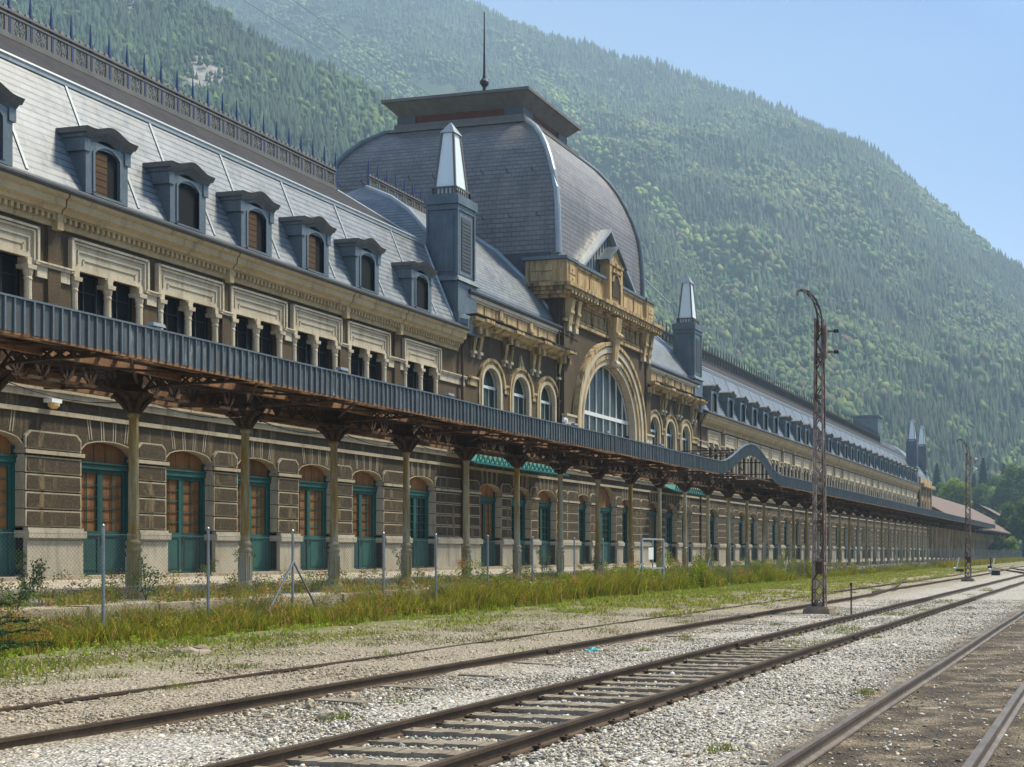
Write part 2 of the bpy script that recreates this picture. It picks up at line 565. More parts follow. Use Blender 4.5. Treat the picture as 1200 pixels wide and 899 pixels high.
def dup(o, loc=None, parent=None, _root=True, rz=None):
    c = o.copy()
    COL.objects.link(c)
    if parent is not None:
        c.parent = parent
        c.matrix_parent_inverse = o.matrix_parent_inverse.copy()
        KIDS.setdefault(parent.name, []).append(c)
    if loc is not None:
        c.location = loc
    if rz is not None:
        c.rotation_euler = (0, 0, rz)
    WORLD[c.name] = Vector(loc or (0, 0, 0))
    for ch in KIDS.get(o.name, []):
        dup(ch, None, c, False)
    return c


def raw_mesh(name, verts, faces, mat, tint=None, parent=None, tris=True, smooth=False):
    """fast numpy mesh; faces (n,3) or (n,4); tint per-vertex rgb"""
    me = bpy.data.meshes.new(name)
    nv, nf, k = len(verts), len(faces), faces.shape[1]
    me.vertices.add(nv)
    me.vertices.foreach_set('co', verts.astype(np.float32).ravel())
    me.loops.add(nf * k)
    me.loops.foreach_set('vertex_index', faces.astype(np.int32).ravel())
    me.polygons.add(nf)
    me.polygons.foreach_set('loop_start', np.arange(0, nf * k, k, dtype=np.int32))
    me.update(calc_edges=True)
    if tint is not None:
        a = me.color_attributes.new('tint', 'FLOAT_COLOR', 'POINT')
        rgba = np.ones((nv, 4), np.float32)
        rgba[:, :3] = tint
        a.data.foreach_set('color', rgba.ravel())
    if smooth:
        me.polygons.foreach_set('use_smooth', [True] * nf)
    me.materials.append(MATS[mat])
    o = bpy.data.objects.new(name, me)
    COL.objects.link(o)
    put(o, parent)
    return o

# ================================================================== STATION BUILDING
# facade plane x = -30, platform level z = 0.85, centre of the dome hall at y = 69.2
FX = -30.0
CY = 69.2
ST_ = thing('station_building', 'long disused stone railway station with blue-grey slate mansard roofs and a big central dome', 'station', (-37.2, CY, 0.85))
BAYS_L = [19.9, 23.26, 27.35, 31.44, 34.8, 38.13, 41.45, 44.8, 48.85]
SINGLE_L = {27.35, 48.85}
BAYS_R = []
y_ = 89.55
for k in range(5):
    BAYS_R.append(y_)
    if k < 4:
        for j in range(5):
            BAYS_R.append(y_ + 4.09 + 3.36 * j)
    y_ += 21.62
BAYS_R += [180.2, 183.55, 186.9]
L0, L1 = 17.5, 52.5          # left wing
R0, R1 = 85.9, 189.6         # right wing
DOORS_C = [55.0, 58.2, 61.2, 66.0, 72.4, 77.2, 80.3, 83.4]
HW = 1.08                    # half width of a ground floor opening


def ground_floor(y0, y1, centres, hws, name):
    """rusticated piers, segmental lintels, string courses"""
    m = MB()
    edges = [y0]
    for c, h in zip(centres, hws):
        edges += [c - h, c + h]
    edges.append(y1)
    for i in range(0, len(edges), 2):
        a, b = edges[i], edges[i + 1]
        if b - a < 0.05:
            continue
        m.box(FX - 0.36, FX, a, b, 0.6, 6.3, 1)
        for e_, s_ in ((a, -1), (b, 1)):       # dressed jambs
            m.box(FX - 0.34, FX + 0.03, *sorted((e_, e_ + s_ * 0.012)), 2.33, 4.66, 3)
            for k in range(5):
                zz = 2.34 + 0.515 * k
                m.box(FX - 0.33, FX + 0.032, *sorted((e_, e_ + s_ * 0.016)), zz, zz + 0.022, 1)
        # plinth
        m.box(FX - 0.30, FX + 0.20, a - 0.02, b + 0.02, 0.6, 0.98, 2)
        m.box(FX - 0.30, FX + 0.14, a, b, 0.98, 1.95, 2)
        m.box(FX - 0.30, FX + 0.10, a, b, 1.95, 2.03, 2)
        m.box(FX - 0.34, FX + 0.24, a - 0.04, b + 0.04, 2.03, 2.24, 2, 0.0)
        m.box(FX - 0.32, FX + 0.17, a, b, 2.24, 2.32, 2)
        # courses, each with a pale drafted margin
        w_ = b - a
        cols = [(a, b)] if w_ < 2.6 else [(a, (a + b) / 2 - 0.02), ((a + b) / 2 + 0.02, b)]
        for (p, q) in cols:
            z = 2.35
            for r in range(4):
                m.box(FX - 0.3, FX + 0.075, p, q, z, z + 0.475, 0)
                m.box(FX, FX + 0.095, p + 0.05, q - 0.05, z + 0.045, z + 0.43, 1, 0.01)
                z += 0.515
            m.box(FX - 0.3, FX + 0.15, p - 0.06, q + 0.06, 4.43, 4.54, 0)
            # chamfered cap block
            for (e, x1, mi, z0, z1) in ((0.0, FX + 0.075, 0, 4.58, 5.10), (0.05, FX + 0.095, 1, 4.62, 5.05)):
                pts = [(p + e, z0), (q - e, z0), (q - e, z1 - 0.16), (q - e - 0.16, z1), (p + e + 0.16, z1), (p + e, z1 - 0.16)]
                m.face([(x1, yy, zz) for yy, zz in pts], mi)
                for k in range(6):
                    u, v = pts[k], pts[(k + 1) % 6]
                    m.face([(x1, *u), (FX, *u), (FX, *v), (x1, *v)], mi)
    for c, h in zip(centres, hws):
        if h > 1.3:
            m.lintel(FX, FX - 0.36, c, h, 4.6, 1.05, 6.3, 14, 1, 0)
            m.arch_ring(c, 4.6, 1.0, 1.0, FX, FX + 0.01, 2, 0)
            continue
        m.lintel(FX, FX - 0.36, c, h, 4.62, 0.36, 6.3, 10, 1, 0)
        # pale rim and pale joints of the flat arch
        for k in range(10):
            t0, t1 = -1 + 0.2 * k, -0.8 + 0.2 * k
            za, zb = 4.62 + 0.36 * math.sqrt(max(0, 1 - t0 * t0)), 4.62 + 0.36 * math.sqrt(max(0, 1 - t1 * t1))
            m.bar((FX + 0.008, c + t0 * h, za + 0.02), (FX + 0.008, c + t1 * h, zb + 0.02), 0.04, 0.03, 0)
        for t in (-0.62, -0.2, 0.2, 0.62):
            for e in (-0.045, 0.045):
                m.bar((FX + 0.004, c + t * h + e, 5.0), (FX + 0.004, c + t * 1.12 * h + e, 5.60), 0.03, 0.02, 0)
    # string courses
    m.box(FX - 0.3, FX + 0.10, y0, y1, 5.60, 5.73, 0)
    m.box(FX - 0.3, FX + 0.05, y0, y1, 5.73, 6.05, 1)
    m.box(FX - 0.3, FX + 0.22, y0, y1, 6.05, 6.24, 0)
    m.box(FX - 0.3, FX + 0.30, y0, y1, 6.24, 6.32, 0)
    return m.build(name, ['stone_pale', 'stone_dark', 'plinth_grey', 'plinth_grey'], ST_)


ground_floor(L0, L1, BAYS_L, [HW] * len(BAYS_L), 'ground_floor_wall')
ground_floor(L1, R0, [55.0, 58.2, 61.2, 66.0, 69.2, 72.4, 77.2, 80.3, 83.4], [HW, HW, HW, 0.85, 1.45, 0.85, HW, HW, HW], 'ground_floor_wall')
ground_floor(R0, R1 + 12.0, BAYS_R + [192.4, 196.2, 199.6], [HW] * (len(BAYS_R) + 3), 'ground_floor_wall')

# ---- ground floor doors: one prototype, copies for the rest
def make_door(loc, name='double_door', hw=HW, rise=0.36, zs=3.77, boarded=True):
    """local: origin at threshold centre, door plane x=0 facing +x; zs = springing above threshold"""
    d = MB()
    H = 3.30
    d.box(-0.06, 0.06, -hw, -hw + 0.10, 0, zs, 0)
    d.box(-0.06, 0.06, hw - 0.10, hw, 0, zs, 0)
    d.box(-0.06, 0.10, -hw, hw, H, H + 0.16, 0)
    d.box(-0.06, 0.14, -hw, hw, H + 0.16, H + 0.21, 0)
    o = d.build(name, 'teal', ST_, loc=loc)
    t = MB()
    t.arch_fill(0.0, 0, hw - 0.02, H + 0.2, zs, rise - 0.02)
    for k in range(1, 5):
        yy = -hw + 2 * hw * k / 5
        t.box(0, 0.015, yy - 0.008, yy + 0.008, H + 0.2, zs + rise * 0.85)
    t.build('boarded_transom', 'boarding', o, local=True)
    for s in (-1, 1):
        l = MB()
        a, b = (-(hw - 0.10), -0.0) if s < 0 else (0.0, hw - 0.10)
        st = 0.10
        l.box(-0.04, 0.03, a, a + st, 0, H, 0)
        l.box(-0.04, 0.03, b - st, b, 0, H, 0)
        l.box(-0.04, 0.03, a, b, 0, 0.14, 0)
        l.box(-0.04, 0.04, a, b, 1.26, 1.42, 0)
        l.box(-0.04, 0.03, a, b, H - 0.12, H, 0)
        l.box(-0.02, 0.0, a, b, 0.1, 1.3, 0)
        l.box(0, 0.018, a + st + 0.06, b - st - 0.06, 0.22, 1.18, 0, 0.01)
        yc = (a + b) / 2
        for k in range(1, 5):
            zz = 1.42 + (H - 1.54) * k / 5
            l.box(-0.01, 0.015, a + st, b - st, zz - 0.012, zz + 0.012, 0)
        l.box(-0.01, 0.015, yc - 0.012, yc + 0.012, 1.42, H - 0.12, 0)
        lo = l.build('door_leaf', 'teal', o, local=True)
    g = MB()
    g.face([(-0.035, -hw, 1.35), (-0.035, hw, 1.35), (-0.035, hw, H), (-0.035, -hw, H)])
    g.build('window_boarding', 'boarding' if boarded else 'glass_dark', o, local=True)
    h = MB()
    h.bar((0.06, 0.06, 1.05), (0.06, 0.06, 1.30), 0.025)
    h.build('door_handle', 'iron_black', o, local=True)
    return o


DX = FX - 0.33
door0 = make_door((DX, BAYS_L[1], 0.85))
doorg = make_door((DX, 83.4, 0.85), boarded=False)
n_ = 0
for y in [BAYS_L[0]] + BAYS_L[2:] + DOORS_C[:3] + DOORS_C[5:-1] + BAYS_R + [192.4, 196.2, 199.6]:
    n_ += 1
    dup(doorg if (n_ > 9 and n_ % 3) or y in (48.85,) else door0, (DX, y, 0.85), ST_)
dn = make_door((DX, 66.0, 0.85), 'double_door', 0.85, 0.30, 3.77, False)
dup(dn, (DX, 72.4, 0.85), ST_)
make_door((DX, 69.2, 0.85), 'main_door', 1.45, 1.0, 3.77, False)

# ---- upper floor wall of a wing, z 6.3 .. 11.35
def upper_wall(y0, y1, centres, name, singles):
    m = MB()
    m.box(FX - 0.4, FX, y0, y1, 6.3, 7.55, 0)
    m.box(FX - 0.4, FX, y0, y1, 10.02, 11.5, 0)
    m.box(FX - 0.4, FX + 0.14, y0, y1, 7.42, 7.60, 1)
    e = [y0]
    for c in centres:
        e += [c - 1.28, c + 1.28]
    e.append(y1)
    for i in range(0, len(e), 2):
        m.box(FX - 0.4, FX, e[i], e[i + 1], 7.55, 10.02, 0)
        # moulded band that links the window frames
        if i:
            pass
        a2, b2 = (e[i] + 0.20 if i else e[i]), (e[i + 1] - 0.20 if i < len(e) - 2 else e[i + 1])
        if b2 > a2:
            m.box(FX, FX + 0.07, a2, b2, 9.50, 9.82, 1)
            m.box(FX, FX + 0.13, a2 - 0.1, b2 + 0.1, 9.82, 9.90, 1)
            m.box(FX, FX + 0.17, a2 - 0.1, b2 + 0.1, 9.90, 9.95, 1)
    return m.build(name, ['wall_brown', 'trim_cream'], ST_)


upper_wall(L0, L1, BAYS_L, 'upper_wall', SINGLE_L)
upper_wall(R0, R1, BAYS_R, 'upper_wall', ())


def make_surround(loc):
    """stepped label mould with three little columns; local origin on the facade plane at z = 0 -> use world z"""
    m = MB()
    zt = 10.90
    # pale field above the openings with stepped shoulders
    m.box(0, 0.05, -1.44, 1.44, 9.98, zt - 0.02, 0)
    for (hw_, z1, x1, t) in ((1.49, zt, 0.16, 0.07), (1.39, zt - 0.10, 0.12, 0.06), (1.22, zt - 0.32, 0.09, 0.05), (1.02, zt - 0.55, 0.08, 0.04)):
        m.box(0, x1, -hw_, hw_, z1 - t, z1, 0)
        zb = 9.86 if hw_ > 1.3 else 10.2
        m.box(0, x1, -hw_, -hw_ + t, zb, z1, 0)
        m.box(0, x1, hw_ - t, hw_, zb, z1, 0)
    m.box(0, 0.16, -1.49, -1.36, 9.84, 9.95, 0)
    m.box(0, 0.16, 1.36, 1.49, 9.84, 9.95, 0)
    # lintel over the two lights with small rounded corbels
    m.box(-0.05, 0.06, -1.28, 1.28, 9.98, 10.08, 0)
    for c in (-1.17, -0.10, 0.10, 1.17):
        s = 1 if c in (-1.17, 0.10) else -1
        m.face([(0.055, c, 9.99), (0.055, c + s * 0.10, 9.99), (0.055, c + s * 0.03, 9.92), (0.055, c, 9.80)], 0)
        m.face([(-0.2, c, 9.99), (-0.2, c + s * 0.10, 9.99), (-0.2, c + s * 0.03, 9.92), (-0.2, c, 9.80)], 0)
    for c in (-1.25, 0, 1.25):
        m.box(-0.30, 0.03, c - 0.12, c + 0.12, 7.6, 7.85, 0)
        m.lathe([(0.12, 7.85), (0.12, 7.92), (0.10, 7.95), (0.10, 8.85), (0.095, 9.35), (0.11, 9.37), (0.11, 9.42), (0.095, 9.45), (0.125, 9.55), (0.14, 9.66)], -0.02, c, 12)
        m.box(-0.28, 0.14, c - 0.14, c + 0.14, 9.66, 9.78, 0, -0.01)
        m.box(-0.28, 0.08, c - 0.10, c + 0.10, 9.78, 10.0, 0)
    m.box(-0.30, 0.16, -1.35, 1.35, 7.50, 7.62, 0)
    return m.build('window_surround', 'trim_cream', ST_, loc=loc)


def make_window(loc):
    m = MB()
    for c in (-0.64, 0.64):
        for (a, b) in ((c - 0.52, c - 0.46), (c + 0.46, c + 0.52), (c - 0.02, c + 0.02)):
            m.box(-0.34, -0.29, a, b, 7.6, 10.0)
        for z in (7.6, 8.25, 8.85, 9.45, 9.92):
            m.box(-0.34, -0.30, c - 0.5, c + 0.5, z, z + 0.035)
    m.box(-0.36, -0.28, -1.28, 1.28, 7.55, 7.62)
    o = m.build('window_frame', 'iron_black', ST_, loc=loc)
    g = MB()
    g.face([(-0.35, -1.3, 7.55), (-0.35, 1.3, 7.55), (-0.35, 1.3, 10.05), (-0.35, -1.3, 10.05)])
    g.build('pane', 'dark_void', o, local=True)
    return o


sur0 = make_surround((FX, BAYS_L[0], 0))
win0 = make_window((FX, BAYS_L[0], 0))
for y in BAYS_L[1:] + BAYS_R:
    dup(sur0, (FX, y, 0), ST_)
    dup(win0, (FX, y, 0), ST_)


# ---- cornice and gutter of a wing
def cornice(y0, y1, jogs):
    m = MB()
    cuts = [y0] + jogs + [y1]
    for i in range(len(cuts) - 1):
        a, b = cuts[i], cuts[i + 1]
        dz = 0.0
        ao, bo = a + (0.06 if i else 0), b - (0.06 if i < len(cuts) - 2 else 0)
        prof = [(FX, 11.05), (FX + 0.10, 11.05), (FX + 0.12, 11.16), (FX + 0.12, 11.40), (FX + 0.34, 11.42), (FX + 0.38, 11.52), (FX + 0.50, 11.60),
                (FX + 0.52, 11.80), (FX + 0.60, 11.86), (FX + 0.63, 11.96), (FX, 11.96)]
        m.prism_y(prof, a if i == 0 else a + 0.03, b if i == len(cuts) - 2 else b - 0.03, 0)
        y = ao + 0.1
        while y < bo - 0.1:
            m.box(FX + 0.12, FX + 0.25, y, y + 0.09, 11.22, 11.37, 0)
            y += 0.20
        m.box(FX + 0.12, FX + 0.27, ao, bo, 11.37, 11.41, 0)
    for j in jogs:
        m.box(FX, FX + 0.09, j - 0.22, j + 0.22, 6.35, 11.2, 1)
        m.box(FX, FX + 0.30, j - 0.10, j + 0.10, 10.95, 11.5, 0)
    o = m.build('cornice', ['cornice_tan', 'wall_brown'], ST_)
    g = MB()
    g.prism_y([(FX + 0.0, 11.965), (FX + 0.66, 11.965), (FX + 0.72, 12.03), (FX + 0.72, 12.09), (FX + 0.62, 12.13), (FX + 0.12, 12.36), (FX + 0.0, 12.36)], y0, y1)
    g.build('gutter', 'zinc_dark', ST_)


JL = [36.5, 43.12, 29.4 - 0.0, 46.83]
cornice(L0, L1 - 0.6, sorted([29.4, 36.5, 43.12, 46.9]))
cornice(R0 + 0.6, R1, [91.6 + 21.62 * k for k in range(5)] + [87.6 + 21.62 * k for k in range(1, 5)] if False else sorted([91.6 + 21.62 * k for k in range(5)] + [109.1 + 21.62 * k for k in range(4)]))

# ---- mansard roof
EX, EZ = FX + 0.10, 12.35       # eave
BX, BZ = -31.5, 16.12         # break
RX, RZ = -34.6, 18.17         # ridge
BACK = -44.6


def uvface(m, pts, rows0=0.0):
    """quad given bottom-left, bottom-right, top-right, top-left; uv in metres"""
    p = [Vector(q) for q in pts]
    ud = (p[1] - p[0]).normalized()
    n = (p[1] - p[0]).cross(p[-1] - p[0]).normalized()
    vd = n.cross(ud)
    m.face(pts, 0, [((q - p[0]).dot(ud) + p[0].y, (q - p[0]).dot(vd) + rows0) for q in p])


def seams(m, ys):
    """lead strips running down the lower slope above and beside the dormers"""
    for y in ys:
        for (yo, t0, t1) in ((-0.15, 0.52, 0.97), (1.15, 0.03, 0.42)):
            a = Vector((EX + (BX - EX) * t0, y + yo, EZ + (BZ - EZ) * t0))
            b = Vector((EX + (BX - EX) * t1, y + yo, EZ + (BZ - EZ) * t1))
            o = Vector((0.02, 0, 0.008))
            m.bar(a + o, b + o, 0.09, 0.02, 1, up=(0.92, 0, 0.38))


def mansard(y0, y1, hip0, hip1, ys):
    m = MB()
    d = 0.0
    e0, e1 = y0, y1
    h0 = 2.1 if hip0 else 0
    h1 = 2.1 if hip1 else 0
    step = 7.0
    uvface(m, [(EX, e0, EZ), (EX, e1, EZ), (BX, e1, BZ), (BX, e0, BZ)])
    uvface(m, [(BX, e0, BZ), (BX, e1, BZ), (RX, e1 - h1, RZ), (RX, e0 + h0, RZ)])
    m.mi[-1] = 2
    uvface(m, [(RX, e0 + h0, RZ), (RX, e1 - h1, RZ), (-40.2, e1 - h1, RZ), (-40.2, e0 + h0, RZ)])
    uvface(m, [(-43.4, e1, BZ), (-43.4, e0, BZ), (-40.2, e0 + h0, RZ), (-40.2, e1 - h1, RZ)])
    uvface(m, [(-45, e1, EZ), (-45, e0, EZ), (-43.4, e0, BZ), (-43.4, e1, BZ)])
    for yy, hh in ((e0, h0), (e1, -h1)):
        uvface(m, [(-45, yy, EZ), (EX, yy, EZ), (BX, yy, BZ), (-43.4, yy, BZ)])
        uvface(m, [(-43.4, yy, BZ), (BX, yy, BZ), (RX, yy + hh, RZ), (-40.2, yy + hh, RZ)])
    seams(m, ys)
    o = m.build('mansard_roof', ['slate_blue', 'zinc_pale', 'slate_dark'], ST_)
    f = MB()
    f.tube([(BX + 0.04, e0, BZ + 0.02), (BX + 0.04, e1, BZ + 0.02)], 0.09, 8)
    f.box(BX - 0.02, BX + 0.10, e0, e1, BZ - 0.14, BZ - 0.04)
    for yy, hh in ((e0, h0), (e1, -h1)):
        f.tube([(EX, yy, EZ), (BX, yy, BZ), (RX, yy + hh, RZ)], 0.07, 6)
    f.build('roof_flashing', 'zinc_pale', ST_)


mansard(L0, 51.5, False, True, BAYS_L)
mansard(86.9, R1, True, False, BAYS_R)


# ---- dormers
def make_dormer(loc):
    """local origin: face plane x=0, centre, z world"""
    Z0 = 12.14
    m = MB()
    W = 0.80
    m.box(-1.6, 0, -W, -0.47, Z0, 13.75)
    m.box(-1.6, 0, 0.47, W, Z0, 13.75)
    m.lintel(0, -0.3, 0, 0.47, 13.42, 0.16, 13.75, 8)
    m.box(-1.7, -0.28, -W + 0.02, W - 0.02, 13.72, 13.95)
    m.box(-0.3, 0.10, -0.60, 0.60, Z0 - 0.04, Z0 + 0.03)
    m.box(-0.08, 0.03, -0.55, -0.47, Z0 + 0.1, 13.46)
    m.box(-0.08, 0.03, 0.47, 0.55, Z0 + 0.1, 13.46)
    m.arch_ring(0, 13.08, 0.58, 0.65, -0.05, 0.03, 8, 0, R(35), R(145))
    # frieze block under the hood, returning along the side
    m.box(-1.7, 0.04, -W - 0.08, -W + 0.14, 13.38, 13.75)
    m.box(-1.7, 0.04, W - 0.14, W + 0.08, 13.38, 13.75)
    o = m.build('dormer', 'zinc', ST_, loc=loc)
    h = MB()

    def rise(y):
        a = abs(y)
        return 0.22 * (0.5 + 0.5 * math.cos(PI * min(a, 0.72) / 0.72))
    n = 16
    for (x1, ya, z0, z1, mi) in ((0.07, 0.87, 13.66, 13.78, 1), (0.13, 0.91, 13.78, 13.90, 1), (0.24, 0.98, 13.90, 14.06, 0)):
        for k in range(n):
            a, b = -ya + 2 * ya * k / n, -ya + 2 * ya * (k + 1) / n
            ra, rb = rise(a), rise(b)
            t = 0.0
            h.hexa([(-1.9, a, z0 + ra), (x1 - 0.10, a, z0 + ra), (x1 - 0.10, b, z0 + rb), (-1.9, b, z0 + rb),
                    (-1.9, a, z1 + ra), (x1, a, z1 + ra), (x1, b, z1 + rb), (-1.9, b, z1 + rb)], mi)
    h.build('dormer_hood', ['hood_brown', 'zinc'], o, local=True)
    g = MB()
    g.box(-0.11, -0.085, -0.47, 0.47, Z0, 13.7, 0)
    g.build('dormer_opening', 'dark_void', o, local=True)
    return o


DRX = FX + 0.20
dor0 = make_dormer((DRX, BAYS_L[0] - 0.25, 0.2))
for y in BAYS_L[1:] + BAYS_R:
    d = dup(dor0, (DRX, y - 0.25, 0.2), ST_)
bm_ = MB()
bm_.box(-0.082, -0.06, -0.46, 0.06, 12.2, 13.5)
for k in range(6):
    bm_.box(-0.062, -0.05, -0.46, 0.06, 12.3 + 0.2 * k, 12.32 + 0.2 * k)
sh0 = None
for i, o in enumerate([q for q in KIDS[ST_.name] if q.name.startswith('dormer')]):
    if i in (3, 5, 6, 9, 17):
        if sh0 is None:
            sh0 = bm_.build('shutter', 'shutter_wood', o, local=True)
        else:
            c = sh0.copy()
            COL.objects.link(c)
            c.parent = o


# ---- ridge cresting: low pierced parapet with tall spikes
def cresting(x, y0, y1, z, spacing, n_sub, hp=0.98, hs=1.75, name='roof_cresting', fine=True):
    m = MB()
    m.box(x - 0.10, x + 0.10, y0, y1, z - 0.05, z + 0.10)
    m.box(x - 0.05, x + 0.05, y0, y1, z + 0.10, z + 0.16)
    m.box(x - 0.06, x + 0.06, y0, y1, z + hp * 0.70, z + hp * 0.76)
    m.box(x - 0.09, x + 0.09, y0, y1, z + hp * 0.84, z + hp * 0.92)
    n = int((y1 - y0) / spacing)
    sp = MB()
    locs = [y0 + 0.1 + i * spacing for i in range(n + 1)]
    for i, y in enumerate(locs[:-1]):
        c, zc = y + spacing / 2, z + hp * 0.43
        if fine:
            m.box(x - 0.04, x + 0.04, y + 0.05, y + 0.17, z + 0.16, z + hp * 0.7)
            m.box(x - 0.04, x + 0.04, y + spacing - 0.17, y + spacing - 0.05, z + 0.16, z + hp * 0.7)
            for k in range(4):
                a = PI * k / 4 + 0.2
                dy, dz = math.cos(a) * 0.19, math.sin(a) * 0.24
                m.bar((x, c - dy, zc - dz), (x, c + dy, zc + dz), 0.035, 0.05)
            for s in (-1, 1):
                m.bar((x, c + s * 0.10, zc - 0.26), (x, c + s * 0.21, zc), 0.03)
                m.bar((x, c + s * 0.21, zc), (x, c + s * 0.10, zc + 0.26), 0.03)
        else:
            for k in (1, 2, 3):
                m.box(x - 0.02, x + 0.02, y + spacing * k / 4 - 0.02, y + spacing * k / 4 + 0.02, z, z + hp * 0.86)
        # small dentil scroll along the top
        for k in range(3):
            m.box(x - 0.05, x + 0.05, y + spacing * (k + 0.2) / 3, y + spacing * (k + 0.75) / 3, z + hp * 0.92, z + hp * 1.04, 0, 0.02)
    o = m.build(name, 'hood_brown' if fine else 'iron_black', ST_)

    def spike(mb, y, ox=x):
        mb.tube([(ox, y, z - 0.02), (ox, y, z + hs * 0.55), (ox, y, z + hs * 0.72), (ox, y, z + hs)], [0.06, 0.055, 0.045, 0.012], 6)
        mb.lathe([(0.03, z + hp * 1.02), (0.055, z + hp * 1.06), (0.03, z + hp * 1.1)], ox, y, 6)
    s0 = None
    for i, y in enumerate(locs):
        if i < n_sub:
            if s0 is None:
                q = MB()
                spike(q, 0, 0)
                s0 = q.build('spike', 'iron_blue' if fine else 'iron_black', o)
                s0.location = (x, y, 0)
                first = s0
            else:
                c = first.copy()
                COL.objects.link(c)
                c.parent = o
                c.matrix_parent_inverse = first.matrix_parent_inverse.copy()
                c.location = (x, y, 0)
        else:
            spike(sp, y)
    if sp.v:
        q = sp.build('spike', 'iron_black', o)
        q['kind'] = 'stuff'


cresting(RX, 20.0, 49.2, RZ, 0.81, 99)
cresting(RX, 90.0, 182.5, RZ, 0.81, 99, fine=False)

# plain end and back walls, hidden interior mass
m = MB()
m.box(-44.6, FX - 0.4, L0, L0 + 0.3, 0.6, 12.0)
m.box(-44.9, -44.6, L0, R1 + 12, 0.6, 12.0)
m.box(-44.6, FX - 0.4, R1 + 11.7, R1 + 12, 0.6, 12.0)
m.build('rear_wall', 'wall_brown', ST_)

# ================================================================== CENTRAL BLOCK
ARCH = [55.1, 58.2, 61.25]
ARCH = ARCH + [2 * CY - a for a in reversed(ARCH)]


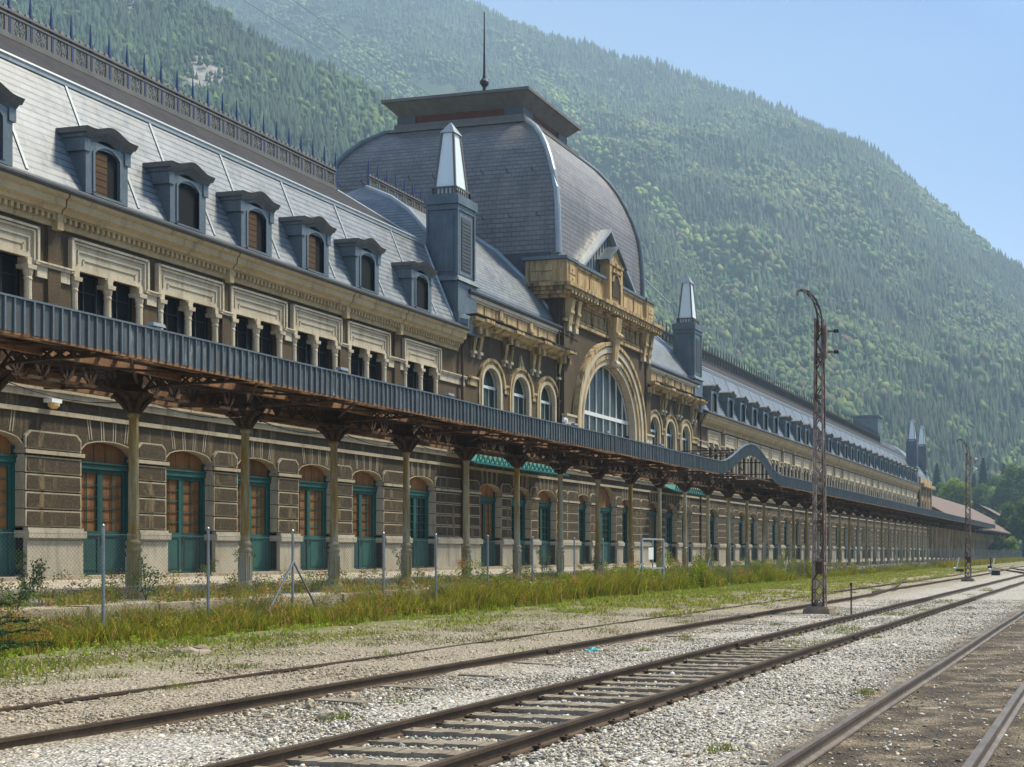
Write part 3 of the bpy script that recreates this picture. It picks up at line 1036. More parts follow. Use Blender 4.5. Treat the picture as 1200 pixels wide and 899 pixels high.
def side_block(y0, y1, centres, far):
    hw, zs = 0.96, 9.85
    m = MB()
    e = [y0]
    for c in centres:
        e += [c - hw, c + hw]
        m.lintel(FX, FX - 0.35, c, hw, zs, hw, 12.3, 14, 0, 2)
    e.append(y1)
    for i in range(0, len(e), 2):
        m.box(FX - 0.35, FX, e[i], e[i + 1], 6.3, 12.3, 0)
        a, b = e[i] + (0.38 if i else 0.3), e[i + 1] - (0.38 if i < len(e) - 2 else 0)
        m.box(FX, FX + 0.07, a, b, 9.62, 9.95, 1)
        m.box(FX, FX + 0.14, a - 0.04, b + 0.04, 9.95, 10.06, 1)
    m.box(FX - 0.3, FX + 0.12, y0, y1, 7.45, 7.62, 1)
    for c in centres:
        m.box(FX - 0.35, FX, c - hw, c + hw, 6.3, 7.6, 0)
        m.arch_ring(c, zs, hw - 0.10, hw + 0.06, FX - 0.12, FX + 0.10, 16, 2)
        m.arch_ring(c, zs, hw + 0.06, hw + 0.24, FX - 0.01, FX + 0.06, 16, 1)
        m.arch_ring(c, zs, hw + 0.24, hw + 0.38, FX - 0.01, FX + 0.15, 16, 1)
        for s in (-1, 1):
            m.box(FX - 0.12, FX + 0.10, *sorted((c + s * (hw - 0.10), c + s * (hw + 0.06))), 7.6, zs, 2)
            m.box(FX - 0.01, FX + 0.06, *sorted((c + s * (hw + 0.06), c + s * (hw + 0.24))), 7.6, zs, 1)
    # keystone point over the middle arch
    c = centres[1]
    m.hexa([(FX, c - 0.30, 11.15), (FX + 0.14, c - 0.30, 11.15), (FX + 0.14, c + 0.30, 11.15), (FX, c + 0.30, 11.15),
            (FX, c - 0.02, 11.85), (FX + 0.08, c - 0.02, 11.85), (FX + 0.08, c + 0.02, 11.85), (FX, c + 0.02, 11.85)], 1)
    o = m.build('side_block_wall', ['wall_brown', 'trim_ochre', 'trim_cream'], ST_)
    # cornice on paired corbels
    c_ = MB()
    c_.prism_y([(FX - 0.1, 12.22), (FX + 0.14, 12.22), (FX + 0.18, 12.36), (FX + 0.45, 12.40), (FX + 0.62, 12.52), (FX + 0.80, 12.60), (FX + 0.83, 12.74), (FX - 0.1, 12.78)], y0 - 0.25, y1, 0)
    for k in range(4):
        yc = (centres[0] + centres[1]) / 2 + (k - 1) * 3.08
        for s in (-0.30, 0.30):
            c_.box(FX, FX + 0.52, yc + s - 0.13, yc + s + 0.13, 12.08, 12.42, 0)
            c_.hexa([(FX, yc + s - 0.12, 11.25), (FX + 0.14, yc + s - 0.12, 11.25), (FX + 0.14, yc + s + 0.12, 11.25), (FX, yc + s + 0.12, 11.25),
                     (FX, yc + s - 0.12, 12.1), (FX + 0.28, yc + s - 0.12, 12.1), (FX + 0.28, yc + s + 0.12, 12.1), (FX, yc + s + 0.12, 12.1)], 0)
            c_.box(FX, FX + 0.22, yc + s - 0.14, yc + s + 0.14, 11.16, 11.30, 1)
            c_.box(FX, FX + 0.13, yc + s - 0.09, yc + s + 0.09, 10.98, 11.16, 1)
        c_.box(FX, FX + 0.86, yc - 0.42, yc + 0.42, 12.62, 12.775, 0)
    c_.build('bracketed_cornice', ['trim_ochre', 'trim_cream'], ST_)
    a_ = MB()
    a_.box(FX - 0.5, FX + 0.0, y0 + 0.4, y1, 12.78, 13.90, 0)
    for k in range(8):
        yy = y0 + 0.7 + (y1 - y0 - 1.0) * k / 8
        a_.box(FX, FX + 0.05, yy + 0.12, yy + (y1 - y0 - 1.0) / 8 - 0.10, 12.95, 13.62, 0)
    for k in (0.34, 0.66):
        yy = y0 + (y1 - y0) * k
        a_.box(FX, FX + 0.14, yy - 0.16, yy + 0.16, 12.85, 13.72, 2)
        a_.box(FX, FX + 0.20, yy - 0.22, yy + 0.22, 13.2, 13.34, 2)
    a_.box(FX - 0.5, FX + 0.10, y0 + 0.4, y1, 13.66, 13.76, 1)
    a_.box(FX - 0.5, FX + 0.18, y0 + 0.4, y1, 13.76, 13.92, 1)
    a_.build('attic_parapet', ['attic_yellow', 'trim_cream', 'trim_ochre'], ST_)
    # weathered lead sheet along the top of the cornice, buckled
    l = MB()
    rr = random.Random(3 if far else 5)
    yy = y0 - 0.3
    while yy < y1 - 0.3:
        L = rr.uniform(0.7, 1.5)
        dz, dz2 = rr.uniform(0, 0.10), rr.uniform(0, 0.10)
        l.hexa([(FX, yy, 12.79), (FX + 0.88, yy, 12.76 + dz), (FX + 0.88, yy + L, 12.76 + dz2), (FX, yy + L, 12.79),
                (FX, yy, 12.83), (FX + 0.90, yy, 12.80 + dz), (FX + 0.90, yy + L, 12.80 + dz2), (FX, yy + L, 12.83)])
        yy += L - 0.02
    l.build('lead_flashing', 'hood_brown', ST_)
    # arched windows
    for c in centres:
        f = MB()
        xw = FX - 0.30
        f.box(xw, xw + 0.06, c - hw + 0.02, c - hw + 0.08, 7.6, zs, 0)
        f.box(xw, xw + 0.06, c + hw - 0.08, c + hw - 0.02, 7.6, zs, 0)
        f.arch_ring(c, zs, hw - 0.09, hw - 0.02, xw, xw + 0.06, 14)
        f.box(xw, xw + 0.09, c - hw, c + hw, zs - 0.12, zs + 0.02)
        for t in (-0.33, 0.33):
            f.box(xw, xw + 0.03, c + t - 0.012, c + t + 0.012, 7.6, zs)
        w_ = f.build('arched_window', 'white_paint', ST_)
        g = MB()
        g.arch_fill(xw + 0.01, c, hw, 7.55, zs, hw)
        g.build('pane', 'glass_green', w_)


side_block(L1, 62.7, ARCH[:3], False)
side_block(75.7, R0, ARCH[3:], True)

# curved mansard over each side block
PROF = [(0.0, 13.95), (0.15, 14.55), (0.72, 15.4), (1.55, 16.5), (2.55, 17.4), (3.7, 18.5), (5.0, 19.35), (6.9, 20.2)]


def curved_roof(yin, yout):
    """ridge along y; hipped at yout, butting the dome hall at yin"""
    s = 1 if yout > yin else -1
    m = MB()
    x0 = FX - 0.15
    v = 0
    for k in range(len(PROF) - 1):
        (a, za), (b, zb) = PROF[k], PROF[k + 1]
        ha, hb = yout - s * a * 0.38, yout - s * b * 0.38
        L = math.hypot(b - a, zb - za)
        pts = [(x0 - a, yin, za), (x0 - a, ha, za), (x0 - b, hb, zb), (x0 - b, yin, zb)]
        m.face(pts, 0, [(yin, v), (ha, v), (hb, v + L), (yin, v + L)])
        xa, xb = -44.3 + a, -44.3 + b
        pts = [(x0 - a, ha, za), (xa, ha, za), (xb, hb, zb), (x0 - b, hb, zb)]
        m.face(pts, 0, [(x0 - a, v), (xa, v), (xb, v + L), (x0 - b, v + L)])
        pts = [(xa, ha, za), (xa, yin, za), (xb, yin, zb), (xb, hb, zb)]
        m.face(pts, 0, [(ha, v), (yin, v), (yin, v + L), (hb, v + L)])
        v += L
    m.build('curved_roof', 'slate_blue', ST_)
    f = MB()
    rib = [(x0 - a, yout - s * a * 0.38, z) for a, z in PROF]
    f.tube(rib, 0.13, 8)
    f.build('roof_rib', 'zinc_pale', ST_)
    f = MB()
    f.tube([(x0 - a, yin - s * (-0.12), z + 0.02) for a, z in PROF], 0.15, 8)
    f.build('roof_rib', 'zinc_pale', ST_)
    g = MB()
    g.prism_y([(x0 - 0.25, 13.93), (FX + 0.22, 13.93), (FX + 0.30, 14.02), (FX + 0.30, 14.12), (x0 - 0.25, 14.12)], min(yin, yout), max(yin, yout))
    g.build('gutter', 'zinc_dark', ST_)


curved_roof(63.0, 52.7)
curved_roof(75.4, 85.7)
cresting(-37.0, 55.3, 63.0, 20.15, 0.81, 99, 0.75, 1.5)
cresting(-37.0, 75.4, 83.1, 20.15, 0.81, 99, 0.75, 1.5, fine=False)
# end walls under the hips
for yy in (L1, R0 - 0.3):
    m = MB()
    m.box(-44.3, FX - 0.14, yy, yy + 0.3, 11.8, 14.0)
    m.build('gable_wall', 'zinc', ST_)

# ---- pavilion front
PW = 6.5
PY0, PY1 = CY - PW, CY + PW
PX = FX + 0.25
GR, GZ = 4.0, 9.05        # great arch
m = MB()
m.box(FX - 0.6, PX, PY0, CY - GR, 6.3, 14.55, 0)
m.box(FX - 0.6, PX, CY + GR, PY1, 6.3, 14.55, 0)
m.lintel(PX, FX - 0.6, CY, GR, GZ, GR, 14.55, 28, 0, 1)
m.box(FX - 0.6, PX, CY - GR, CY + GR, 6.3, 7.0, 0)
for s in (-1, 1):
    for k in range(1):
        a, b = sorted((CY + s * PW, CY + s * (PW - 0.75)))
        m.box(PX, PX + 0.10, a, b, 6.35, 14.5, 3)
# moulded archivolt
for (ri, ro, x1, mi) in ((GR - 0.12, GR + 0.22, 0.10, 2), (GR + 0.22, GR + 0.50, 0.20, 1), (GR + 0.50, GR + 0.58, 0.12, 1), (GR + 0.58, GR + 0.92, 0.27, 2), (GR + 0.92, GR + 1.0, 0.18, 1), (GR + 1.0, GR + 1.22, 0.36, 1)):
    m.arch_ring(CY, GZ, ri, ro, PX - 0.35, PX + x1, 36, mi)
    for s in (-1, 1):
        m.box(PX - 0.35, PX + x1, *sorted((CY + s * ri, CY + s * ro)), 7.0, GZ, mi)
# impost mouldings
for s in (-1, 1):
    m.box(PX, PX + 0.20, *sorted((CY + s * (GR + 1.24), CY + s * (PW + 0.05))), 8.75, 9.20, 2)
    m.box(PX, PX + 0.32, *sorted((CY + s * (GR + 1.24), CY + s * (PW + 0.1))), 9.20, 9.32, 2)
m.build('pavilion_wall', ['wall_brown', 'trim_ochre', 'trim_cream', 'wall_brown'], ST_)
# frieze, brackets, keystone
m = MB()
m.box(PX, PX + 0.20, PY0, PY1, 14.45, 14.62, 0)
m.box(FX - 0.6, PX + 0.02, PY0, PY1, 14.55, 15.9, 1)
for k in range(2):
    a, b = (PY0 + 1.9, CY - 0.6) if k == 0 else (CY + 0.6, PY1 - 1.9)
    m.box(PX, PX + 0.08, a, b, 14.72, 14.82, 0)
    m.box(PX, PX + 0.08, a, b, 15.62, 15.72, 0)
    n = 16
    for i in range(n):
        y = a + (b - a) * (i + 0.5) / n
        hw = (b - a) / n / 2
        for (za, zb) in ((14.84, 15.60),):
            m.bar((PX + 0.04, y - hw, za), (PX + 0.04, y + hw, zb), 0.05, 0.05, 2)
            m.bar((PX + 0.04, y - hw, zb), (PX + 0.04, y + hw, za), 0.05, 0.05, 2)
            m.bar((PX + 0.04, y - hw, (za + zb) / 2), (PX + 0.04, y + hw, (za + zb) / 2), 0.04, 0.05, 2)
for yc in (PY0 + 0.5, PY0 + 1.35, PY1 - 1.35, PY1 - 0.5):
    m.hexa([(PX, yc - 0.2, 14.2), (PX + 0.22, yc - 0.2, 14.2), (PX + 0.22, yc + 0.2, 14.2), (PX, yc + 0.2, 14.2),
            (PX, yc - 0.24, 15.75), (PX + 0.48, yc - 0.2, 15.75), (PX + 0.48, yc + 0.2, 15.75), (PX, yc + 0.24, 15.75)], 0)
    m.box(PX, PX + 0.26, yc - 0.17, yc + 0.17, 13.95, 14.22, 3)
    m.box(PX, PX + 0.40, yc - 0.24, yc + 0.24, 14.95, 15.1, 0)
m.hexa([(PX, CY - 0.22, 12.75), (PX + 0.40, CY - 0.22, 12.75), (PX + 0.40, CY + 0.22, 12.75), (PX, CY + 0.22, 12.75),
        (PX, CY - 0.42, 15.75), (PX + 0.66, CY - 0.42, 15.75), (PX + 0.66, CY + 0.42, 15.75), (PX, CY + 0.42, 15.75)], 0)
m.tube([(PX + 0.42, CY - 0.3, 13.0), (PX + 0.42, CY + 0.3, 13.0)], 0.2, 10, 3)
m.tube([(PX + 0.60, CY - 0.42, 14.7), (PX + 0.60, CY + 0.42, 14.7)], 0.17, 10, 0)
m.build('frieze', ['trim_ochre', 'wall_brown', 'trim_ochre', 'trim_cream'], ST_)
# pavilion cornice with returns along both sides
m = MB()
for (x1, z0, z1) in ((0.25, 15.72, 15.9), (0.48, 15.9, 16.08), (0.68, 16.08, 16.28), (0.82, 16.28, 16.48)):
    m.box(FX - 2.0, PX + x1, PY0 - x1 * 0.9, PY1 + x1 * 0.9, z0, z1, 0)
y = PY0 - 0.3
while y < PY1 + 0.3:
    m.box(PX + 0.3, PX + 0.72, y, y + 0.18, 15.92, 16.06, 0)
    y += 0.42
m.build('pavilion_cornice', 'trim_ochre', ST_)
m = MB()
for s in (-1, 1):
    a, b = sorted((CY + s * PW, CY + s * (PW - 1.15)))
    m.box(FX - 1.95, PX + 0.30, a - 0.08, b + 0.08, 16.48, 17.85, 0)
    m.box(FX - 1.2, PX + 0.34, a + 0.18, b - 0.18, 16.68, 17.05, 0)
    m.box(FX - 1.2, PX + 0.34, a + 0.18, b - 0.18, 17.15, 17.60, 0)
    yo = CY + s * (PW + 0.08)
    m.box(FX - 1.6, FX - 0.3, *sorted((yo, yo + s * 0.05)), 16.7, 17.15, 0)
    m.box(FX - 1.6, FX - 0.3, *sorted((yo, yo + s * 0.05)), 17.25, 17.6, 0)
    for zz in (16.85, 17.38):
        m.tube([(PX + 0.34, (a + b) / 2, zz), (PX + 0.38, (a + b) / 2, zz)], 0.05, 8, 1)
m.box(FX - 1.0, PX + 0.12, PY0 + 0.9, PY1 - 0.9, 16.48, 17.7, 0)
for k in range(6):
    y0 = PY0 + 1.5 + (PW * 2 - 3.0) * k / 6
    if k not in (2, 3):
        m.box(PX + 0.12, PX + 0.17, y0 + 0.12, y0 + 1.5, 16.62, 17.5, 0)
m.box(FX - 1.95, PX + 0.20, PY0 + 1.0, PY1 - 1.0, 17.70, 17.86, 1)
m.build('pavilion_attic', ['attic_yellow', 'trim_ochre'], ST_)
m = MB()
m.box(FX - 2.1, PX + 0.40, PY0 - 0.25, PY0 + 1.35, 17.86, 18.04)
m.box(FX - 1.0, PX + 0.30, PY0 + 1.35, CY - 1.1, 17.865, 18.03)
m.build('attic_coping', 'zinc', ST_)
m = MB()
m.box(FX - 2.1, PX + 0.40, PY1 - 1.35, PY1 + 0.25, 17.86, 18.04)
m.box(FX - 1.0, PX + 0.30, CY + 1.1, PY1 - 1.35, 17.865, 18.03)
m.build('attic_coping', 'zinc', ST_)
# stone aedicule with cartouche and little pediment
m = MB()
AX = PX + 0.34
m.box(FX - 1.0, AX, CY - 0.95, CY + 0.95, 16.48, 18.95, 0)
m.box(FX - 1.0, AX + 0.14, CY - 1.1, CY + 1.1, 18.85, 19.05, 1)
m.box(FX - 1.0, AX + 0.10, CY - 0.98, CY - 0.68, 16.6, 18.85, 0)
m.box(FX - 1.0, AX + 0.10, CY + 0.68, CY + 0.98, 16.6, 18.85, 0)
m.prism_y([(AX, 17.0), (AX + 0.08, 17.0), (AX + 0.10, 18.2), (AX, 18.2)], CY - 0.5, CY + 0.5, 2)
m.arch_ring(CY, 17.9, 0.42, 0.58, AX, AX + 0.14, 12, 1)
m.box(AX, AX + 0.2, CY - 0.62, CY + 0.62, 18.42, 18.62, 1)
for (hw, z0, z1, x1) in ((1.2, 19.05, 19.95, 0.05),):
    m.face([(AX + x1, CY - hw, z0), (AX + x1, CY + hw, z0), (AX + x1, CY, z1)], 0)
m.build('aedicule', ['attic_yellow', 'trim_ochre', 'stone_dark'], ST_)
m = MB()
for s in (-1, 1):
    m.bar((AX - 0.2, CY + s * 1.45, 18.98), (AX - 0.2, CY, 20.05), 0.9, 0.12, up=(0, -s * 0.6, 0.8))
m.build('aedicule_roof', 'zinc', ST_)
# zinc gable dormer behind it
m = MB()
gx = FX + 0.02
m.face([(gx, CY - 3.7, 18.0), (gx, CY + 3.7, 18.0), (gx, CY, 20.85)], 0)
for k in range(18):
    y = -3.4 + 6.8 * k / 17
    m.bar((gx + 0.03, CY + y, 18.0), (gx + 0.03, CY + y, 18.02 + (3.6 - abs(y)) * 0.75), 0.05, 0.03)
for s in (-1, 1):
    m.hexa([(gx - 2.6, CY + s * 4.05, 17.9), (gx + 0.35, CY + s * 4.05, 17.9), (gx + 0.35, CY, 21.0), (gx - 3.4, CY, 21.0),
            (gx - 2.6, CY + s * 4.05, 18.08), (gx + 0.35, CY + s * 4.05, 18.08), (gx + 0.35, CY, 21.18), (gx - 3.4, CY, 21.18)], 1)
m.build('gable_dormer', ['zinc', 'zinc_pale'], ST_)

# great arched window
f = MB()
xg = FX - 0.25
for (z, h) in ((9.72, 0.22),):
    f.box(xg, xg + 0.14, CY - GR, CY + GR, z, z + h)
for k in range(1, 8):
    y = -GR + 2 * GR * k / 8
    zt = GZ + math.sqrt(GR * GR - y * y)
    f.box(xg, xg + 0.10, CY + y - 0.032, CY + y + 0.032, 7.0, zt)
f.arch_ring(CY, GZ, GR - 0.18, GR - 0.10, xg, xg + 0.10, 30)
gw = f.build('great_window', 'white_paint', ST_)
g = MB()
g.arch_fill(xg + 0.02, CY, GR, 6.9, GZ, GR, 30)
g.build('pane', 'glass_green', gw)

# ---- dome
DC = (-38.1, CY)
DPR = [(0.0, 16.4), (0.0, 18.3), (0.008, 19.6), (0.03, 21.0), (0.07, 22.0), (0.15, 23.0), (0.25, 23.85), (0.38, 24.75), (0.52, 25.45), (0.70, 26.12), (0.86, 26.55), (1.0, 26.9)]
BH, TH_ = (7.95, 6.2), (4.6, 3.4)      # half extents (x, y) at base and at the top


def dring(a, z, e=0):
    hx, hy = BH[0] + (TH_[0] - BH[0]) * a + e, BH[1] + (TH_[1] - BH[1]) * a + e
    return [(DC[0] + hx, DC[1] - hy, z), (DC[0] + hx, DC[1] + hy, z), (DC[0] - hx, DC[1] + hy, z), (DC[0] - hx, DC[1] - hy, z)]


m = MB()
v = 0
for k in range(len(DPR) - 1):
    (a, za), (b, zb) = DPR[k], DPR[k + 1]
    ra, rb = dring(a, za), dring(b, zb)
    L = math.hypot((b - a) * 3.1, zb - za)
    for i in range(4):
        j = (i + 1) % 4
        c_ = 1 if i % 2 == 0 else 0
        pts = [ra[i], ra[j], rb[j], rb[i]]
        m.face(pts, 0, [(pts[0][c_], v), (pts[1][c_], v), (pts[2][c_], v + L), (pts[3][c_], v + L)])
    v += L
m.build('dome', 'slate_brown', ST_)
for i in range(4):
    f = MB()
    f.tube([Vector(dring(a, z, 0.03)[i]) for a, z in DPR[1:]], 0.17, 10)
    f.build('dome_rib', 'zinc_pale' if i == 0 else 'zinc', ST_)
m = MB()
x0, x1, y0, y1 = DC[0] - 4.6, DC[0] + 4.6, CY - 3.4, CY + 3.4
m.box(x0 - 0.2, x1 + 0.2, y0 - 0.2, y1 + 0.2, 26.82, 26.98, 1)
m.box(x0 + 0.3, x1 - 0.3, y0 + 0.3, y1 - 0.3, 26.98, 27.45, 1)
m.box(x0 + 0.5, x1 - 0.5, y0 + 0.5, y1 - 0.5, 27.45, 27.95, 2)
for sx_ in (-1, 1):
    for sy_ in (-1, 1):
        cx, cy = (x0 + x1) / 2 + sx_ * 3.55, CY + sy_ * 2.35
        m.box(cx - 0.62, cx + 0.62, cy - 0.62, cy + 0.62, 27.455, 27.945, 0)
m.hexa([(x0 + 0.5, y0 + 0.5, 27.95), (x1 - 0.5, y0 + 0.5, 27.95), (x1 - 0.5, y1 - 0.5, 27.95), (x0 + 0.5, y1 - 0.5, 27.95),
        (x0 - 0.15, y0 - 0.15, 28.65), (x1 + 0.15, y0 - 0.15, 28.65), (x1 + 0.15, y1 + 0.15, 28.65), (x0 - 0.15, y1 + 0.15, 28.65)], 1)
m.box(x0 - 0.25, x1 + 0.25, y0 - 0.25, y1 + 0.25, 28.65, 28.82, 1)
m.hexa([(x0 - 0.2, y0 - 0.2, 28.82), (x1 + 0.2, y0 - 0.2, 28.82), (x1 + 0.2, y1 + 0.2, 28.82), (x0 - 0.2, y1 + 0.2, 28.82),
        (x0 + 3, y0 + 2.2, 29.5), (x1 - 3, y0 + 2.2, 29.5), (x1 - 3, y1 - 2.2, 29.5), (x0 + 3, y1 - 2.2, 29.5)], 1)
m.build('dome_cap', ['zinc_dark', 'hood_brown', 'red_band'], ST_)
m = MB()
m.lathe([(0.30, 29.4), (0.25, 29.9), (0.12, 30.1), (0.10, 30.5), (0.26, 30.7), (0.28, 30.85), (0.12, 31.05), (0.08, 31.3), (0.05, 33.0), (0.03, 35.2)], DC[0], DC[1], 10)
m.build('lightning_rod', 'iron_black', ST_)
m = MB()
for z_, a_ in ((20.5, 0.02), (23.2, 0.17)):
    hx, hy = BH[0] + (TH_[0] - BH[0]) * a_, BH[1] + (TH_[1] - BH[1]) * a_
    for k in range(9):
        x = DC[0] - hx + 1.2 + (2 * hx - 2.4) * k / 8
        for s in (-1, 1):
            m.tube([(x, CY + s * hy, z_), (x, CY + s * (hy + 0.22), z_ - 0.02), (x + 0.02, CY + s * (hy + 0.25), z_ + 0.16)], 0.03, 5)
m.build('snow_hook', 'zinc_dark', ST_)
# slate-hung flank walls of the dome hall between the roofs
for yy in (63.0, 75.4):
    m = MB()
    m.box(-46.0, FX - 0.62, yy - 0.06, yy + 0.06, 12.3, 18.4)
    m.build('flank_wall', 'zinc_dark', ST_)
# square pipe running down the pavilion corner
for yy in (62.45, 76.0):
    m = MB()
    m.bar((FX + 0.12, yy, 6.4), (FX + 0.12, yy, 15.7), 0.12)
    if yy < 70:
        m.bar((FX + 0.10, 62.4, 13.85), (FX + 1.3, 62.4, 13.2), 0.06)
    m.build('drainpipe', 'rust_dark', ST_)
for yy in (52.15, 86.3):
    m = MB()
    m.tube([(FX + 0.15, yy, 0.9), (FX + 0.15, yy, 11.3), (FX + 0.5, yy, 11.9)], 0.06, 8)
    m.build('drainpipe', 'rust_dark', ST_)


# ---- zinc chimney towers with glazed obelisk lanterns
def make_tower(loc, z0=11.95, name='lantern_tower'):
    """local origin: centre; x towards the track"""
    w = 0.86
    m = MB()
    m.box(-w - 0.3, w + 0.12, -w - 0.15, w + 0.15, z0 - 11.95, z0 - 11.95 + 0.9)
    m.box(-w, w, -w, w, 0.7, 2.45)
    m.hexa([(-w - 0.14, -w - 0.14, 2.38), (w + 0.14, -w - 0.14, 2.38), (w + 0.14, w + 0.14, 2.38), (-w - 0.14, w + 0.14, 2.38),
            (-w + 0.08, -w + 0.08, 2.66), (w - 0.08, -w + 0.08, 2.66), (w - 0.08, w - 0.08, 2.66), (-w + 0.08, w - 0.08, 2.66)])
    v = w - 0.10
    m.box(-v, v, -v, v, 2.6, 6.05)
    for s in (-1, 1):   # raised panels on each face
        m.box(-v + 0.18, v - 0.18, *sorted((s * v, s * (v + 0.03))), 2.85, 5.5)
        m.box(*sorted((s * v, s * (v + 0.02))), -v + 0.16, v - 0.16, 2.75, 5.62)
        m.bar((-v - 0.02, s * v, 2.7), (-v - 0.02, s * v, 6.0), 0.10)
        m.bar((v + 0.02, s * v, 2.7), (v + 0.02, s * v, 6.0), 0.10)
    m.box(-v - 0.06, v + 0.06, -v - 0.06, v + 0.06, 5.75, 6.0)
    m.box(-v - 0.14, v + 0.14, -v - 0.14, v + 0.14, 6.0, 6.42)
    m.box(-v + 0.02, v - 0.02, -v + 0.02, v - 0.02, 6.42, 6.52)
    o = m.build(name, 'zinc', ST_, loc=loc)
    q = MB()
    q.box(w - 0.08, w - 0.055, -0.42, 0.42, 2.95, 5.45)
    for k in range(14):
        q.box(w - 0.06, w - 0.04, -0.40, 0.40, 3.0 + 0.17 * k, 3.07 + 0.17 * k)
    q.build('louvre_panel', 'zinc_dark', o, local=True)
    b = MB()
    v = 0.62
    for s in (-1, 1):
        for t in (6.52, 6.86):
            b.bar((-v, s * v, t), (v, s * v, t), 0.07)
            b.bar((s * v, -v, t + 0.003), (s * v, v, t + 0.003), 0.07)
        for k in range(7):
            a = -v + 2 * v * k / 6
            b.bar((a, s * v, 6.52), (a, s * v, 6.86), 0.06)
            b.bar((s * v, a, 6.52), (s * v, a, 6.86), 0.06)
    b.build('lantern_railing', 'hood_brown', o, local=True)
    g = MB()
    w0, w1 = 0.56, 0.29
    g.hexa([(-w0, -w0, 6.52), (w0, -w0, 6.52), (w0, w0, 6.52), (-w0, w0, 6.52), (-w1, -w1, 9.55), (w1, -w1, 9.55), (w1, w1, 9.55), (-w1, w1, 9.55)])
    g.build('lantern_glass', 'glass_milk', o, local=True)
    c = MB()
    for sx_ in (-1, 1):
        for sy_ in (-1, 1):
            c.bar((sx_ * w0, sy_ * w0, 6.5), (sx_ * w1, sy_ * w1, 9.55), 0.09)
    c.build('lantern_frame', 'hood_brown', o, local=True)
    r = MB()
    r.hexa([(-w1 - 0.09, -w1 - 0.09, 9.53), (w1 + 0.09, -w1 - 0.09, 9.53), (w1 + 0.09, w1 + 0.09, 9.53), (-w1 - 0.09, w1 + 0.09, 9.53),
            (-0.02, -0.02, 10.1), (0.02, -0.02, 10.1), (0.02, 0.02, 10.1), (-0.02, 0.02, 10.1)])
    r.build('lantern_cap', 'zinc_pale', o, local=True)
    return o


TX = FX - 0.70
tw = make_tower((TX, 52.6, 11.95))
for (x, y) in ((TX, 85.8), (TX, 188.8), (TX, 198.4)):
    dup(tw, (x, y, 11.95 + (0.4 if y > 100 else 0)), ST_)
# scroll at the foot of the left tower
for yy in (52.1, 85.2):
    m = MB()
    m.tube([(FX + 0.1, yy, 12.35), (FX + 0.55, yy + 0.1, 12.3)], [0.5, 0.42], 12)
    m.build('cornice_scroll', 'zinc', ST_)

# ---- end pavilion at the far right
m = MB()
y0, y1 = R1, R1 + 12.0
m.box(-44.6, FX + 0.35, y0, y1, 6.3, 12.0, 0)
for k in range(3):
    c = y0 + 2.8 + 3.3 * k
    m.box(FX + 0.35, FX + 0.42, c - 1.2, c + 1.2, 7.4, 10.6, 1)
    m.box(FX + 0.42, FX + 0.44, c - 0.85, c - 0.15, 7.6, 9.9, 2)
    m.box(FX + 0.42, FX + 0.44, c + 0.15, c + 0.85, 7.6, 9.9, 2)
for k in range(5):
    m.box(FX + 0.35, FX + 0.52, y0 + 0.1 + k * 2.9, y0 + 0.45 + k * 2.9, 6.4, 11.8, 1)
m.box(-44.9, FX + 1.1, y0 - 0.3, y1 + 0.3, 12.0, 12.5, 1)
m.box(-44.6, FX + 0.5, y0, y1, 12.5, 13.4, 1)
m.build('end_pavilion_wall', ['wall_brown', 'trim_ochre', 'dark_void'], ST_)
m = MB()
v = 0
for k in range(len(PROF) - 1):
    (a, za), (b, zb) = PROF[k], PROF[k + 1]
    za, zb = za - 0.45, zb - 0.45
    f0, f1 = min(0.86, a / 7.0), min(0.86, b / 7.0)
    L = math.hypot(b - a, zb - za)
    def rg(a, f, z):
        hy = 6.0 * (1 - f * 0.9)
        return [(FX + 0.2 - a, y0 + 6 - hy, z), (FX + 0.2 - a, y0 + 6 + hy, z), (-44.5 + a, y0 + 6 + hy, z), (-44.5 + a, y0 + 6 - hy, z)]
    ra, rb = rg(a, f0, za), rg(b, f1, zb)
    for i in range(4):
        j = (i + 1) % 4
        c_ = 1 if i % 2 == 0 else 0
        pts = [ra[i], ra[j], rb[j], rb[i]]
        m.face(pts, 0, [(pts[0][c_], v), (pts[1][c_], v), (pts[2][c_], v + L), (pts[3][c_], v + L)])
    v += L
m.build('end_pavilion_roof', 'slate_blue', ST_)
m = MB()
m.box(-39.5, -35.6, 186.0, 189.2, 17.5, 22.6, 0)
m.box(-39.8, -35.3, 185.7, 189.5, 22.6, 22.85, 0)
m.box(-37.0, -35.9, 190.0, 191.0, 17.5, 22.0, 0)
m.build('roof_stack', 'zinc', ST_)

# ================================================================== GROUND, PLATFORM
def gz(X, Y):
    """ground height"""
    if X > -8:
        z = -0.15
    elif X > -18.4:
        t = (-8 - X) / 10.4
        z = -0.15 + 0.30 * t ** 1.3
    else:
        z = 0.15
    if Y > 205 and X < -18:
        z = 0.0
    return z


